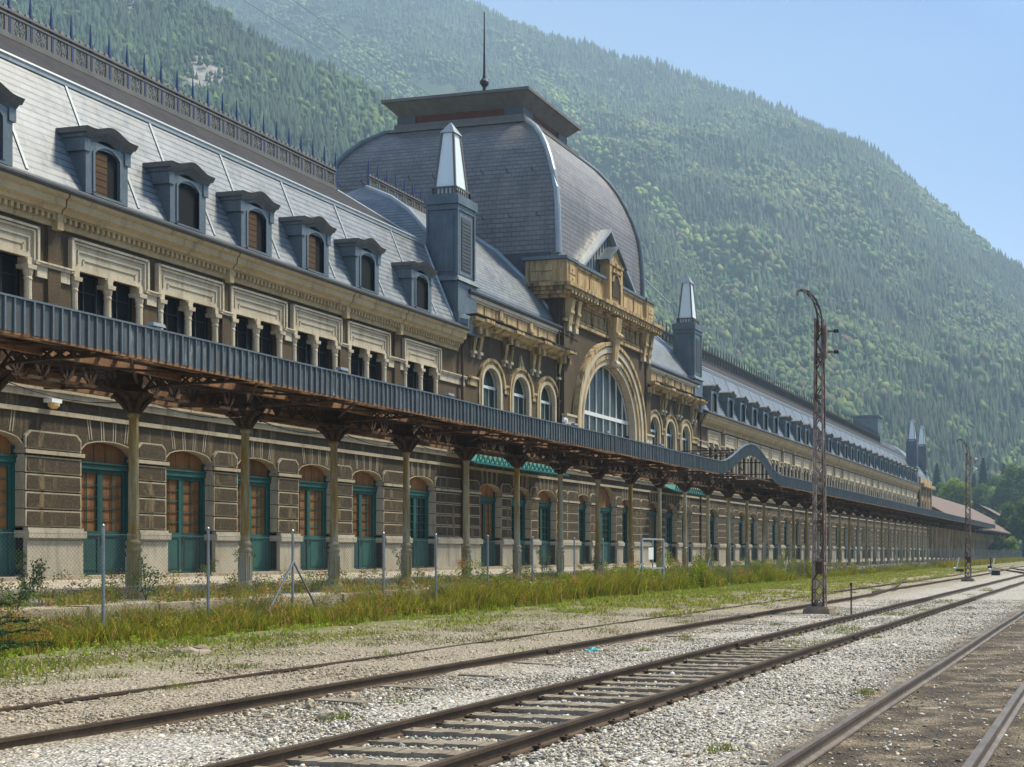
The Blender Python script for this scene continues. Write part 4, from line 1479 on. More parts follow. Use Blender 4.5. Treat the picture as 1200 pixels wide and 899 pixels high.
xs = np.concatenate([[-2450, -1200, -500, -200, -90, -50, -32, -25], np.arange(-19, 4, 0.28), [4.5, 6, 9, 14, 25, 50, 100, 250, 700, 1600]])
ys = np.concatenate([[-900, -300, -80, -20, 0, 4], np.arange(7, 60, 0.35), np.arange(60, 210, 2.5), [215, 230, 260, 320, 420, 600, 900, 1500, 2400]])
V = []
for Y in ys:
    for X in xs:
        n = (mnoise.noise(Vector((X * 0.5, Y * 0.5, 0))) * 0.035 + mnoise.noise(Vector((X * 2.1, Y * 2.1, 5))) * 0.018) * (0.35 if -7.6 < X < 0.2 else 1)
        V.append((X, Y, gz(X, Y) + n))
V = np.array(V)
nx, ny = len(xs), len(ys)
idx = np.arange(nx * ny).reshape(ny, nx)
F = np.stack([idx[:-1, :-1], idx[:-1, 1:], idx[1:, 1:], idx[1:, :-1]], -1).reshape(-1, 4)
o = raw_mesh('ground', V, F, 'gravel', smooth=True)
struct(o)

# platform: worn paving with a stone kerb
m = MB()
rr = random.Random(2)
m.box(-30.4, -18.55, -5, 204, -0.2, 0.58, 0)
m.hexa([(-30.4, -5, 0.58), (-24, -5, 0.58), (-24, 204, 0.58), (-30.4, 204, 0.58), (-30.4, -5, 0.86), (-24, -5, 0.60), (-24, 204, 0.60), (-30.4, 204, 0.86)], 0)
y = -5
while y < 204:
    L = rr.uniform(1.2, 2.2)
    dz = rr.uniform(-0.03, 0.03)
    m.box(-18.75 + rr.uniform(-0.03, 0.03), -18.2 + rr.uniform(-0.04, 0.04), y, y + L - 0.02, -0.2, 0.61 + dz, 1, 0.02)
    y += L
# step along the doors
m.box(-30.1, -29.4, 15, 202, 0.7, 0.93, 1)
o = struct(m.build('platform', ['paving', 'kerb_stone']))

# ================================================================== PLATFORM CANOPY
CX = -21.24
FXX = -17.98
IX = -23.7
can = thing('platform_canopy', 'long rusted iron platform canopy on slender columns with a corrugated blue-grey fascia', 'canopy', (CX, 100, 0.6))
COLS = [22.97 + 3.6 * k for k in range(-3, 47)]
AR0, AR1 = 54.6, 65.4


def arise(y):
    if not AR0 < y < AR1:
        return 0
    t = (y - (AR0 + AR1) / 2) / ((AR1 - AR0) / 2)
    return 1.22 * (0.5 + 0.5 * math.cos(PI * t))


def make_column(loc):
    m = MB()
    m.lathe([(0.26, -0.35), (0.26, 0.06), (0.23, 0.12), (0.17, 0.22), (0.145, 0.30), (0.14, 0.95), (0.14, 1.0), (0.17, 1.04), (0.17, 1.09), (0.13, 1.12), (0.13, 1.16), (0.16, 1.20), (0.16, 1.24), (0.115, 1.30),
             (0.11, 1.4), (0.092, 4.00), (0.12, 4.04), (0.12, 4.08), (0.095, 4.12)], n=16)
    for k in range(8):
        a = 2 * PI * k / 8
        m.bar((0.14 * math.cos(a), 0.14 * math.sin(a), 0.34), (0.14 * math.cos(a), 0.14 * math.sin(a), 0.92), 0.035)
    o = m.build('column', 'column_paint', can, smooth=False, loc=loc)
    c = MB()
    c.lathe([(0.10, 4.10), (0.13, 4.2), (0.24, 4.38), (0.38, 4.50), (0.42, 4.55), (0.36, 4.60), (0.28, 4.72)], n=16)
    for k in range(8):
        a = 2 * PI * (k + 0.5) / 8
        ca, sa = math.cos(a), math.sin(a)
        c.tube([(0.14 * ca, 0.14 * sa, 4.16), (0.26 * ca, 0.26 * sa, 4.34), (0.42 * ca, 0.42 * sa, 4.47), (0.46 * ca, 0.46 * sa, 4.42)], [0.05, 0.055, 0.045, 0.03], 5)
    c.box(-0.28, 0.28, -0.28, 0.28, 4.72, 4.84)
    c.box(-0.24, 0.24, -0.24, 0.24, 4.84, 5.05)
    c.build('capital', 'rust_dark', o, local=True)
    # cantilever brackets towards the track and the building, with scroll filling
    b = MB()
    for s, L in ((1, 3.2), (-1, 2.4)):
        top0, top1 = 4.98, 4.80
        for dy in (0.0,):
            b.bar((0, dy, top0), (s * L, dy, top1), 0.05, 0.07)
        pts = [(s * 0.15, 0, 4.62), (s * 0.6, 0, 4.68), (s * 1.5, 0, 4.72), (s * L, 0, top1 - 0.06)]
        for i in range(3):
            b.bar(pts[i], pts[i + 1], 0.08, 0.05)
        n = 9
        for k in range(n):
            x0 = 0.3 + (L - 0.5) * k / n
            x1 = 0.3 + (L - 0.5) * (k + 1) / n

            def zl(x):
                for i in range(3):
                    if pts[i][0] * s <= x <= pts[i + 1][0] * s:
                        t = (x - pts[i][0] * s) / (pts[i + 1][0] * s - pts[i][0] * s)
                        return pts[i][2] + (pts[i + 1][2] - pts[i][2]) * t
                return 4.62
            zu = top0 + (top1 - top0) * x0 / L
            b.bar((s * x0, 0, zl(x0)), (s * x1, 0, top0 + (top1 - top0) * x1 / L), 0.04)
            b.bar((s * x0, 0, zu), (s * x1, 0, zl(x1)), 0.04)
    b.build('bracket', 'rust_dark', o, local=True)
    return o


c0 = make_column((CX, COLS[0], 0.6))
for y in COLS[1:]:
    dup(c0, (CX, y, 0.6), can)

# girder along the columns: lattice with scroll work
m = MB()
ya, yb = COLS[0] - 1.8, COLS[-1] + 1.5
for dx in (-0.10, 0.10):
    m.box(CX + dx - 0.03, CX + dx + 0.04, ya, yb, 5.10, 5.17)
    m.box(CX + dx - 0.04, CX + dx + 0.04, ya, yb, 5.68, 5.75)
k = 0
y = ya
P = 0.6
while y < yb - P:
    m.bar((CX, y, 5.15), (CX, y + P / 2, 5.70), 0.05)
    m.bar((CX, y + P / 2, 5.70), (CX, y + P, 5.15), 0.05)
    m.bar((CX, y + P, 5.15), (CX, y + P, 5.70), 0.04)
    # rings between the bars
    if y < 130:
        pts = [(CX, y + P + 0.17 * math.cos(a), 5.43 + 0.2 * math.sin(a)) for a in np.linspace(0, 2 * PI, 9)]
        for i in range(8):
            m.bar(pts[i], pts[i + 1], 0.04)
    y += P
m.build('girder', 'rust_dark', can)
# a second lattice at the inner edge, next to the building
m = MB()
for z in (5.42, 5.72):
    m.box(IX - 0.04, IX + 0.04, ya, yb, z, z + 0.07)
y = ya
while y < yb - P:
    m.bar((IX, y, 5.44), (IX, y + P / 2, 5.74), 0.045)
    m.bar((IX, y + P / 2, 5.74), (IX, y + P, 5.44), 0.045)
    y += P
m.build('edge_girder', 'rust_dark', can)


def zr(X):
    return 5.52 + 0.10 * (X - CX) / 3.2


# purlins
m = MB()
for X in (-18.12, -19.0, -20.05, -22.3, -23.2):
    rr = random.Random(int(-X * 10))
    y = ya
    while y < yb:
        L = rr.uniform(3.0, 9.0)
        y1 = min(y + L, yb)
        if X > -21 and AR0 - 1 < (y + y1) / 2 < AR1 + 1:
            y = y1
            continue
        m.box(X - 0.06, X + 0.06, y, y1 - 0.02, zr(X) - 0.16, zr(X) - 0.0)
        y = y1
m.box(FXX - 0.06, FXX - 0.0, ya, AR0, 5.27, 5.34)
m.box(FXX - 0.06, FXX - 0.0, AR1, yb, 5.27, 5.34)
m.build('purlin', 'rust', can)
rr = random.Random(9)
for (ra_, rb_) in ((ya, AR0), (AR1, yb)):
    m = MB()
    y = ra_
    while y < rb_:
        m.bar((FXX - 0.05, y, zr(FXX) + 0.05), (IX, y + rr.uniform(-0.04, 0.04), zr(IX) + 0.05), 0.07, 0.10)
        y += 0.45
    m.box(-19.55, -19.5, ra_, rb_, zr(-19.5) + 0.02, zr(-19.5) + 0.08)
    m.build('rafter', 'rust_dark', can)
    m = MB()
    for i in range(len(COLS) - 1):
        a, b = COLS[i], COLS[i + 1]
        if a < ra_ or b > rb_:
            continue
        m.bar((CX + 0.1, a, 5.35), (FXX - 0.05, b, 5.36), 0.05)
        m.bar((CX + 0.1, b, 5.35), (FXX - 0.05, a, 5.36), 0.05)
    m.build('wind_bracing', 'rust_dark', can)
# surviving roof sheets
m = MB()
rr = random.Random(21)
y = ya
while y < yb:
    L = 0.9
    for (xa, xb) in ((FXX - 0.05, -19.1), (-19.1, -20.2), (-20.2, CX), (CX, -22.8), (-22.8, IX)):
        keep = 0.80 if xb < CX - 0.1 else 0.52
        if AR0 - 0.5 < y < AR1 - 0.3 or rr.random() > keep:
            continue
        e = rr.uniform(0.0, 0.10)
        m.hexa([(xa, y + e, zr(xa) + 0.11), (xb, y + e, zr(xb) + 0.11), (xb, y + L, zr(xb) + 0.11), (xa, y + L, zr(xa) + 0.11),
                (xa, y + e, zr(xa) + 0.13), (xb, y + e, zr(xb) + 0.13), (xb, y + L, zr(xb) + 0.13), (xa, y + L, zr(xa) + 0.13)])
    y += L
m.build('roof_sheet', 'sheet_dark', can)
# barrel vault over the gap: arcs and battens
m = MB()
NB = 14
ysb = [AR0 + (AR1 - AR0) * k / NB for k in range(NB + 1)]
X = FXX - 0.1
while X > IX:
    for k in range(NB):
        m.bar((X, ysb[k], 5.58 + arise(ysb[k])), (X, ysb[k + 1], 5.58 + arise(ysb[k + 1])), 0.045, 0.07)
    X -= 1.4
for y in ysb[::2]:
    m.bar((FXX - 0.05, y, 5.63 + arise(y)), (IX, y, 5.63 + arise(y)), 0.05, 0.05)
m.bar((FXX - 0.1, AR0, 5.45), (FXX - 0.1, AR1, 5.45), 0.07)
m.bar((CX, AR0, 5.8), (CX, AR1, 5.8), 0.07)
m.build('barrel_vault', 'rust_dark', can)
# fascia: ribbed sheet following the arch
m = MB()
y = ya
rr = random.Random(4)
sag = lambda y: 0.03 * mnoise.noise(Vector((0, y * 0.13, 0)))
pitch = 0.19
while y < yb:
    y1 = y + pitch
    za, zb = arise(y) + sag(y), arise(y1) + sag(y1)
    w0 = rr.uniform(-0.006, 0.010)
    x = FXX + w0
    m.hexa([(x - 0.015, y, 5.32 + za), (x, y, 5.32 + za), (x, y1, 5.32 + zb), (x - 0.015, y1, 5.32 + zb),
            (x - 0.015, y, 5.89 + za), (x, y, 5.89 + za), (x, y1, 5.89 + zb), (x - 0.015, y1, 5.89 + zb)], 0)
    m.hexa([(x, y, 5.31 + za), (x + 0.035, y + 0.004, 5.31 + za), (x + 0.035, y + 0.034, 5.31 + za), (x, y + 0.038, 5.31 + za),
            (x, y, 5.89 + za), (x + 0.035, y + 0.004, 5.89 + za), (x + 0.035, y + 0.034, 5.89 + za), (x, y + 0.038, 5.89 + za)], 1)
    y = y1
m.build('fascia', ['fascia_sheet', 'zinc'], can)
m = MB()
y = ya
while y < yb:
    y1 = y + 0.6
    za, zb = arise(y) + sag(y), arise(y1) + sag(y1)
    m.hexa([(FXX - 0.08, y, 5.885 + za), (FXX + 0.045, y, 5.885 + za), (FXX + 0.045, y1, 5.885 + zb), (FXX - 0.08, y1, 5.885 + zb),
            (FXX - 0.08, y, 5.925 + za), (FXX + 0.045, y, 5.92 + za), (FXX + 0.045, y1, 5.92 + zb), (FXX - 0.08, y1, 5.925 + zb)])
    y = y1
m.build('fascia_coping', 'zinc', can)
# small floodlights clipped on the canopy edge
m = MB()
m.box(-0.09, 0.06, -0.16, 0.16, 0.0, 0.07, 0, 0.015)
m.box(-0.04, 0.02, -0.02, 0.02, -0.08, 0.0, 0)
fl0 = None
for y in (20.2, 26.1, 31.0, 39.2, 42.0, 47.5, 51.9, 60.0 + 5.6, 74.0):
    if fl0 is None:
        fl0 = m.build('floodlight', 'galvanised', can, loc=(FXX - 0.15, y, 6.0))
    else:
        dup(fl0, (FXX - 0.15, y, 6.0), can)
m = MB()
m.box(-0.07, 0.04, -0.11, 0.11, 0.06, 0.22, 0, 0.02)
m.tube([(0.05, 0, 0.14), (0.08, 0, 0.14)], 0.06, 10, 0)
m.box(-0.03, 0.03, -0.03, 0.03, -0.05, 0.12, 0)
m.build('spotlight', 'bolt_white', can, loc=(FXX - 0.1, 38.3, 5.95))
# power cable slung between capitals
m = MB()
for i in range(0, 12):
    a, b = COLS[i], COLS[i + 1]
    pts = []
    for k in range(9):
        t = k / 8
        pts.append((CX + 0.2, a + (b - a) * t, 5.05 - 0.22 * 4 * t * (1 - t) - 0.03 * (i % 3)))
    m.tube(pts, 0.012, 4)
m.build('cable', 'iron_black', can)

# hanging bulkhead lamp on the wall, faded turquoise marquees over the central doors
lamp = thing('wall_lamp', 'small amber bulkhead lamp fixed under the string course near the left edge of the facade', 'lamp', (FX + 0.2, 29.2, 6.0))
m = MB()
m.box(FX + 0.10, FX + 0.40, 29.0, 29.35, 5.92, 6.03)
m.build('housing', 'bolt_white', lamp)
m = MB()
m.lathe([(0.16, 5.92), (0.15, 5.83), (0.08, 5.76), (0.02, 5.75)], FX + 0.26, 29.2, 10)
m.build('glass_shade', 'lamp_amber', lamp)
MARQ = (('turquoise iron marquee with scroll railing over the doors left of the great arched window', 50.6, 60.4), ('turquoise iron marquee with lattice railing over the doors right of the great arched window', 76.6, 82.6))
for lab, a, b in MARQ:
    mq = thing('door_marquee', lab, 'marquee', (FX + 0.6, (a + b) / 2, 5.7), 'turquoise marquees on the central block')
    m = MB()
    m.hexa([(FX + 0.3, a, 6.33), (FX + 1.7, a, 5.66), (FX + 1.7, b, 5.66), (FX + 0.3, b, 6.33), (FX + 0.3, a, 6.36), (FX + 1.7, a, 5.70), (FX + 1.7, b, 5.70), (FX + 0.3, b, 6.36)])
    m.build('marquee_roof', 'teal_bright', mq)
    m = MB()
    y = a
    x = FX + 1.72
    m.bar((x, a, 5.72), (x, b, 5.72), 0.06)
    m.bar((x, a, 6.45), (x, b, 6.45), 0.06)
    while y < b - 0.4:
        m.bar((x, y, 5.72), (x, y + 0.45, 6.45), 0.05)
        m.bar((x, y, 6.45), (x, y + 0.45, 5.72), 0.05)
        y += 0.45
    m.build('lattice_railing', 'teal_bright', mq)

# ================================================================== TRACKS
RAILP = [(-0.055, -0.14), (0.055, -0.14), (0.05, -0.125), (0.012, -0.11), (0.012, -0.04), (0.035, -0.03), (0.035, 0.0), (-0.035, 0.0), (-0.035, -0.03), (-0.012, -0.04), (-0.012, -0.11), (-0.05, -0.125)]


def rail_mesh(path, mb=None, z=0.0):
    m = mb or MB()
    n = len(RAILP)
    prev = None
    path = [Vector((p[0], p[1], p[2] if len(p) > 2 else 0)) for p in path]
    for i, q in enumerate(path):
        d = (path[min(i + 1, len(path) - 1)] - path[max(i - 1, 0)])
        d.z = 0
        d.normalize()
        s = Vector((d.y, -d.x, 0))
        st = len(m.v)
        for (a, h) in RAILP:
            p = q + s * a
            m.v.append((p.x, p.y, p.z + h + z))
        if prev is not None:
            for k in range(n):
                m.f.append((prev + k, prev + (k + 1) % n, st + (k + 1) % n, st + k))
                m.mi.append(0)
                m.uv.append(None)
        prev = st
    return m


def straight(x, y0, y1, jit=0.012, seed=0):
    pts = []
    y = y0
    while y < y1:
        s = 1.5 if y < 80 else 8
        pts.append((x + jit * mnoise.noise(Vector((seed, y * 0.21, 0))), y, 0.6 * jit * mnoise.noise(Vector((seed, y * 0.17, 9)))))
        y += s
    pts.append((x, y1, 0))
    return pts


def fishplate(parent, x, ys_, side=1):
    for y in ys_:
        m = MB()
        for s in (-1, 1):
            m.box(*sorted((x + s * 0.012, x + s * 0.040)), y - 0.24, y + 0.24, -0.10, -0.035)
            for k in (-0.18, -0.06, 0.06, 0.18):
                m.tube([(x + s * 0.035, y + k, -0.068), (x + s * 0.065, y + k, -0.068)], 0.018, 6)
        m.build('fishplate', 'rail_steel', parent)


def make_sleeper(parent, name, x, y, L, w=0.23, mat='sleeper_wood', top=-0.125):
    m = MB()
    rr = random.Random(5)
    n = 10
    for k in range(n):
        a, b = -L / 2 + L * k / n, -L / 2 + L * (k + 1) / n
        m.hexa([(a, -w / 2, -0.1), (b, -w / 2, -0.1), (b, w / 2, -0.1), (a, w / 2, -0.1),
                (a, -w / 2 + rr.uniform(0, 0.015), rr.uniform(-0.012, 0)), (b, -w / 2 + 0.008, rr.uniform(-0.012, 0)), (b, w / 2 - rr.uniform(0, 0.015), rr.uniform(-0.012, 0)), (a, w / 2 - 0.008, rr.uniform(-0.012, 0))])
    return m.build(name, mat, parent, loc=(x, y, top))


# main (broad gauge) track with wooden sleepers
AX_, BX_ = -6.65, -5.04
tr = thing('railway_track', 'rusty railway track on bleached wooden sleepers running through the middle of the gravel yard', 'railway track', ((AX_ + BX_) / 2, 30, -0.15), 'railway tracks in the yard')
for x in (AX_, BX_):
    rm_ = rail_mesh(straight(x, 3, 330, 0.02, x))
    yy_ = 5.0
    while yy_ < 45:                     # chairs and coach screws
        for s in (-1, 1):
            rm_.box(*sorted((x + s * 0.03, x + s * 0.10)), yy_ - 0.05, yy_ + 0.05, -0.122, -0.104)
            rm_.tube([(x + s * 0.075, yy_, -0.11), (x + s * 0.075, yy_, -0.088)], 0.014, 6)
        yy_ += 0.555
    r_ = rm_.build('rail', 'rail_steel', tr)
    fishplate(r_, x, (21.4,) if x == AX_ else (23.9,))
rr = random.Random(8)
s0 = None
y = 5.0
k = 0
SLEEPERS = []
while y < 45:
    lx = (AX_ + BX_) / 2 + rr.uniform(-0.03, 0.03)
    if s0 is None:
        s0 = make_sleeper(tr, 'sleeper', lx, y, 1.62, top=-0.098)
    elif k < 96:
        c = dup(s0, (lx, y, -0.098 + rr.uniform(-0.012, 0.006) - (0.0 if y < 21 else 0.016 * (min(y, 24.5) - 21))), tr, rz=rr.uniform(-0.025, 0.025))
    if y < 22.5:
        SLEEPERS.append(y)
    k += 1
    y += 0.55 + rr.uniform(-0.05, 0.06)

# left track: one clear rail and one half buried rail
tl = thing('railway_track', 'overgrown railway track nearest the fence, its far rail half buried in gravel', 'railway track', (-10.4, 30, -0.1), 'railway tracks in the yard')
cur = [(-9.34, 3 + 1.5 * k, 0.0) for k in range(28)]
for k in range(1, 34):
    y = 43.5 + 1.5 * k
    cur.append((-9.34 - 4.6 * (1 - math.cos(min(1, (y - 44) / 48) * PI)) / 2, y, 0))
cur += [(-13.95, 110, 0), (-14.0, 200, 0), (-14.0, 330, 0)]
r_ = rail_mesh(cur).build('rail', 'rail_steel', tl)
fishplate(r_, -9.34, (19.3, 31.0))
rail_mesh([(x, y, -0.045 + 0.02 * mnoise.noise(Vector((y * 0.3, 1, 1)))) for x, y, z in straight(-11.43, 3, 240, 0.03, 3)]).build('rail', 'rail_steel', tl)
rr = random.Random(18)
for (x, y, L) in ((-8.75, 12.6, 0.7), (-8.8, 14.1, 0.8), (-8.72, 15.7, 0.6), (-8.8, 17.6, 0.75), (-8.9, 20.4, 0.5), (-8.8, 24.0, 0.6), (-8.75, 28.5, 0.6)):
    m = MB()
    m.box(-L / 2, L / 2, -0.11, 0.11, -0.08, 0.0, 0, 0.015)
    o = m.build('sleeper', 'sleeper_wood', tl, loc=(x, y, -0.115))
    o.rotation_euler = (0, 0.02, rr.uniform(-0.12, 0.12))

# near right track, standard gauge, sunk in oily dirt
tn = thing('railway_track', 'worn railway track sunk in dark oily dirt at the lower right', 'railway track', (-1.78, 20, -0.15), 'railway tracks in the yard')
for x in (-2.50, -1.08):
    rail_mesh(straight(x, 2, 330, 0.02, x)).build('rail', 'rail_worn', tn)
rr = random.Random(31)
y = 5.0
s1 = None
while y < 40:
    lx = -1.78 + rr.uniform(-0.12, 0.12)
    top = -0.158 + rr.uniform(-0.025, 0.012)
    if s1 is None:
        s1 = make_sleeper(tn, 'sleeper', lx, y, 2.5, 0.24, 'sleeper_wood', top)
    else:
        dup(s1, (lx, y, top), tn, rz=rr.uniform(-0.03, 0.03))
    y += 0.66 + rr.uniform(-0.06, 0.1)

# crossover in the distance
tx = thing('railway_crossover', 'pair of diagonal crossover rails joining the tracks in the far distance', 'railway track', (-10, 110, -0.1))
for off in (0, 1.6):
    rail_mesh([(-4.5 + off - 9.2 * (0.5 - 0.5 * math.cos(PI * t)), 75 + 75 * t + off, 0) for t in np.linspace(0, 1, 24)]).build('rail', 'rail_steel', tx)
tx2 = thing('railway_siding', 'siding rails curving off toward the fence behind the second mast', 'railway track', (-11, 90, -0.1))
for off in (0, -1.6):
    rail_mesh([(-9.8 + off - 1.2 * (0.5 - 0.5 * math.cos(PI * min(1, max(0, (y - 90) / 60)))), y, 0) for y in np.arange(50, 300, 6)]).build('rail', 'rail_steel', tx2)

# ballast stones, two calibres, one object
def rocks(name, n, xr, yr, size, pal, seed, zoff=0.0, keepout=True, pw=1.7):
    g = np.random.default_rng(seed)
    X = g.uniform(*xr, n)
    u = g.uniform(0, 1, n) ** pw
    Y = yr[0] + (yr[1] - yr[0]) * u
    if keepout:
        k = np.ones(n, bool)
        for rx in (AX_, BX_, -2.5, -1.08, -9.34):
            k &= (np.abs(X - rx) > 0.055)
        for sy_ in SLEEPERS:
            k &= ~((np.abs(Y - sy_) < 0.10) & (X > -6.7) & (X < -5.0) & (g.uniform(0, 1, n) > 0.12))
        # sparse on oily dirt
        k &= ~((X > -2.9) & (g.uniform(0, 1, n) > 0.10))
        # brown fines hold fewer pale stones
        k &= ~((X < -9.2) & (g.uniform(0, 1, n) > 0.45))
        X, Y = X[k], Y[k]
        n = len(X)
    Z = np.array([gz(a, b) for a, b in zip(X, Y)]) + zoff
    sz = size * np.exp(g.normal(0, 0.38, n))
    base = np.array([[-1, -1, -1], [1, -1, -1], [1, 1, -1], [-1, 1, -1], [-1, -1, 1], [1, -1, 1], [1, 1, 1], [-1, 1, 1]], float) * 0.5
    P = base[None] * (1 + g.uniform(-0.45, 0.25, (n, 8, 3)))
    P *= np.stack([g.uniform(0.7, 1.5, n), g.uniform(0.6, 1.2, n), g.uniform(0.4, 0.9, n)], -1)[:, None, :]
    a = g.uniform(0, 2 * PI, n)
    b = g.normal(0, 0.5, n)
    ca, sa, cb, sb = np.cos(a), np.sin(a), np.cos(b), np.sin(b)
    x, y, z = P[..., 0], P[..., 1], P[..., 2]
    y, z = y * cb[:, None] - z * sb[:, None], y * sb[:, None] + z * cb[:, None]
    x, y = x * ca[:, None] - y * sa[:, None], x * sa[:, None] + y * ca[:, None]
    P = np.stack([x, y, z], -1) * sz[:, None, None]
    P += np.stack([X, Y, Z + sz * 0.12], -1)[:, None, :]
    f = np.array([[3, 2, 1, 0], [4, 5, 6, 7], [0, 1, 5, 4], [1, 2, 6, 5], [2, 3, 7, 6], [3, 0, 4, 7]])
    F = (f[None] + (np.arange(n) * 8)[:, None, None]).reshape(-1, 4)
    pal = np.array(pal)
    t = pal[g.integers(0, len(pal), n)] * g.uniform(0.5, 1.3, (n, 1))
    brown = np.array([0.42, 0.34, 0.24])
    wgt = np.clip((-8.3 - X) / 2.5, 0, 0.75)[:, None]
    t = t * (1 - wgt) + brown * g.uniform(0.5, 1.4, (n, 1)) * wgt
    t = np.clip(t * 0.86 * np.array([1.03, 1.0, 0.92]), 0.02, 0.72)
    T = np.repeat(t, 8, axis=0)
    o = raw_mesh(name, P.reshape(-1, 3), F, 'stone_attr', T)
    o['kind'] = 'stuff'
    return o


PAL = [(0.78, 0.75, 0.70), (0.58, 0.55, 0.50), (0.48, 0.45, 0.41), (0.32, 0.30, 0.28), (0.62, 0.55, 0.45), (0.38, 0.31, 0.23), (0.17, 0.16, 0.155), (0.80, 0.78, 0.74)]
rocks('ballast_stones', 260000, (-15.5, 3.0), (7.5, 46), 0.0175, PAL, 3, pw=1.9)
rocks('ballast_stones', 6000, (-15.5, 3.0), (7.5, 46), 0.028, PAL[:3] + PAL[4:5], 5)

# larger loose stones that can be told apart
def boulder(name, loc, s, mat, label, seed, flatn=0.55):
    g = random.Random(seed)
    import bmesh
    bm = bmesh.new()
    bmesh.ops.create_icosphere(bm, subdivisions=2, radius=1)
    for v in bm.verts:
        n = mnoise.noise(v.co * 1.3 + Vector((seed, 0, 0)))
        v.co *= 1 + 0.55 * n
        v.co.x *= s[0]
        v.co.y *= s[1]
        v.co.z *= s[2]
    me = bpy.data.meshes.new(name)
    bm.to_mesh(me)
    bm.free()
    me.materials.append(MATS[mat])
    o = bpy.data.objects.new(name, me)
    COL.objects.link(o)
    put(o, None, loc)
    o.rotation_euler = (0, 0, g.uniform(0, 3))
    tag(o, label, 'stone')
    return o


boulder('loose_stone', at(578, 0, 1) * 0 + Vector((-14.3, 16.6, -0.02)), (0.30, 0.2, 0.11), 'kerb_stone', 'flat mossy brown slab at the edge of the weeds, left of the braced post', 1)
boulder('loose_stone', Vector((-14.5, 17.1, 0.0)), (0.24, 0.18, 0.12), 'concrete', 'dark brown lump of rubble beside the flat slab at the edge of the weeds', 2)
boulder('loose_stone', Vector((-8.05, 11.3, -0.10)), (0.085, 0.07, 0.06), 'kerb_stone', 'single tan cobble on the pale gravel between the left two tracks', 4)
boulder('loose_stone', Vector((-8.75, 12.0, -0.09)), (0.07, 0.06, 0.05), 'stone_pale', 'whitish stone against the left rail near the broken sleeper ends', 5)
m = MB()
m.box(-0.16, 0.2, -0.05, 0.06, 0, 0.012, 0, 0.01)
m.hexa([(-0.1, -0.05, 0.01), (0.05, -0.06, 0.01), (0.06, 0.05, 0.01), (-0.09, 0.06, 0.01), (-0.05, -0.02, 0.06), (0.02, -0.03, 0.07), (0.03, 0.02, 0.05), (-0.04, 0.03, 0.06)])
o = m.build('plastic_scrap', 'plastic_teal', None, loc=(-8.95, 20.1, -0.12))
o.rotation_euler = (0.05, 0, 1.2)
tag(o, 'crumpled turquoise plastic scrap lying beside the left rail', 'litter')
m = MB()
m.box(-0.45, 0.45, -0.09, 0.09, 0, 0.05, 0, 0.01)
o = m.build('plank', 'sleeper_wood', None, loc=(-12.6, 34.5, -0.03))
o.rotation_euler = (0, 0.05, 1.35)
tag(o, 'short weathered plank on the gravel near the fence gate', 'plank')

# slim steel stake
o = thing('steel_stake', 'thin dark steel stake standing upright in the gravel just right of the tall mast', 'stake', at(997.5, 716, 33.7))
p_ = WORLD[o.name]
m = MB()
m.tube([(p_.x, p_.y, -0.2), (p_.x, p_.y, 0.76)], 0.022, 6)
m.build('stake_rod', 'iron_black', o)
m = MB()
m.box(p_.x - 0.03, p_.x + 0.03, p_.y - 0.05, p_.y + 0.03, 0.70, 0.78)
m.build('stake_head', 'iron_black', o)

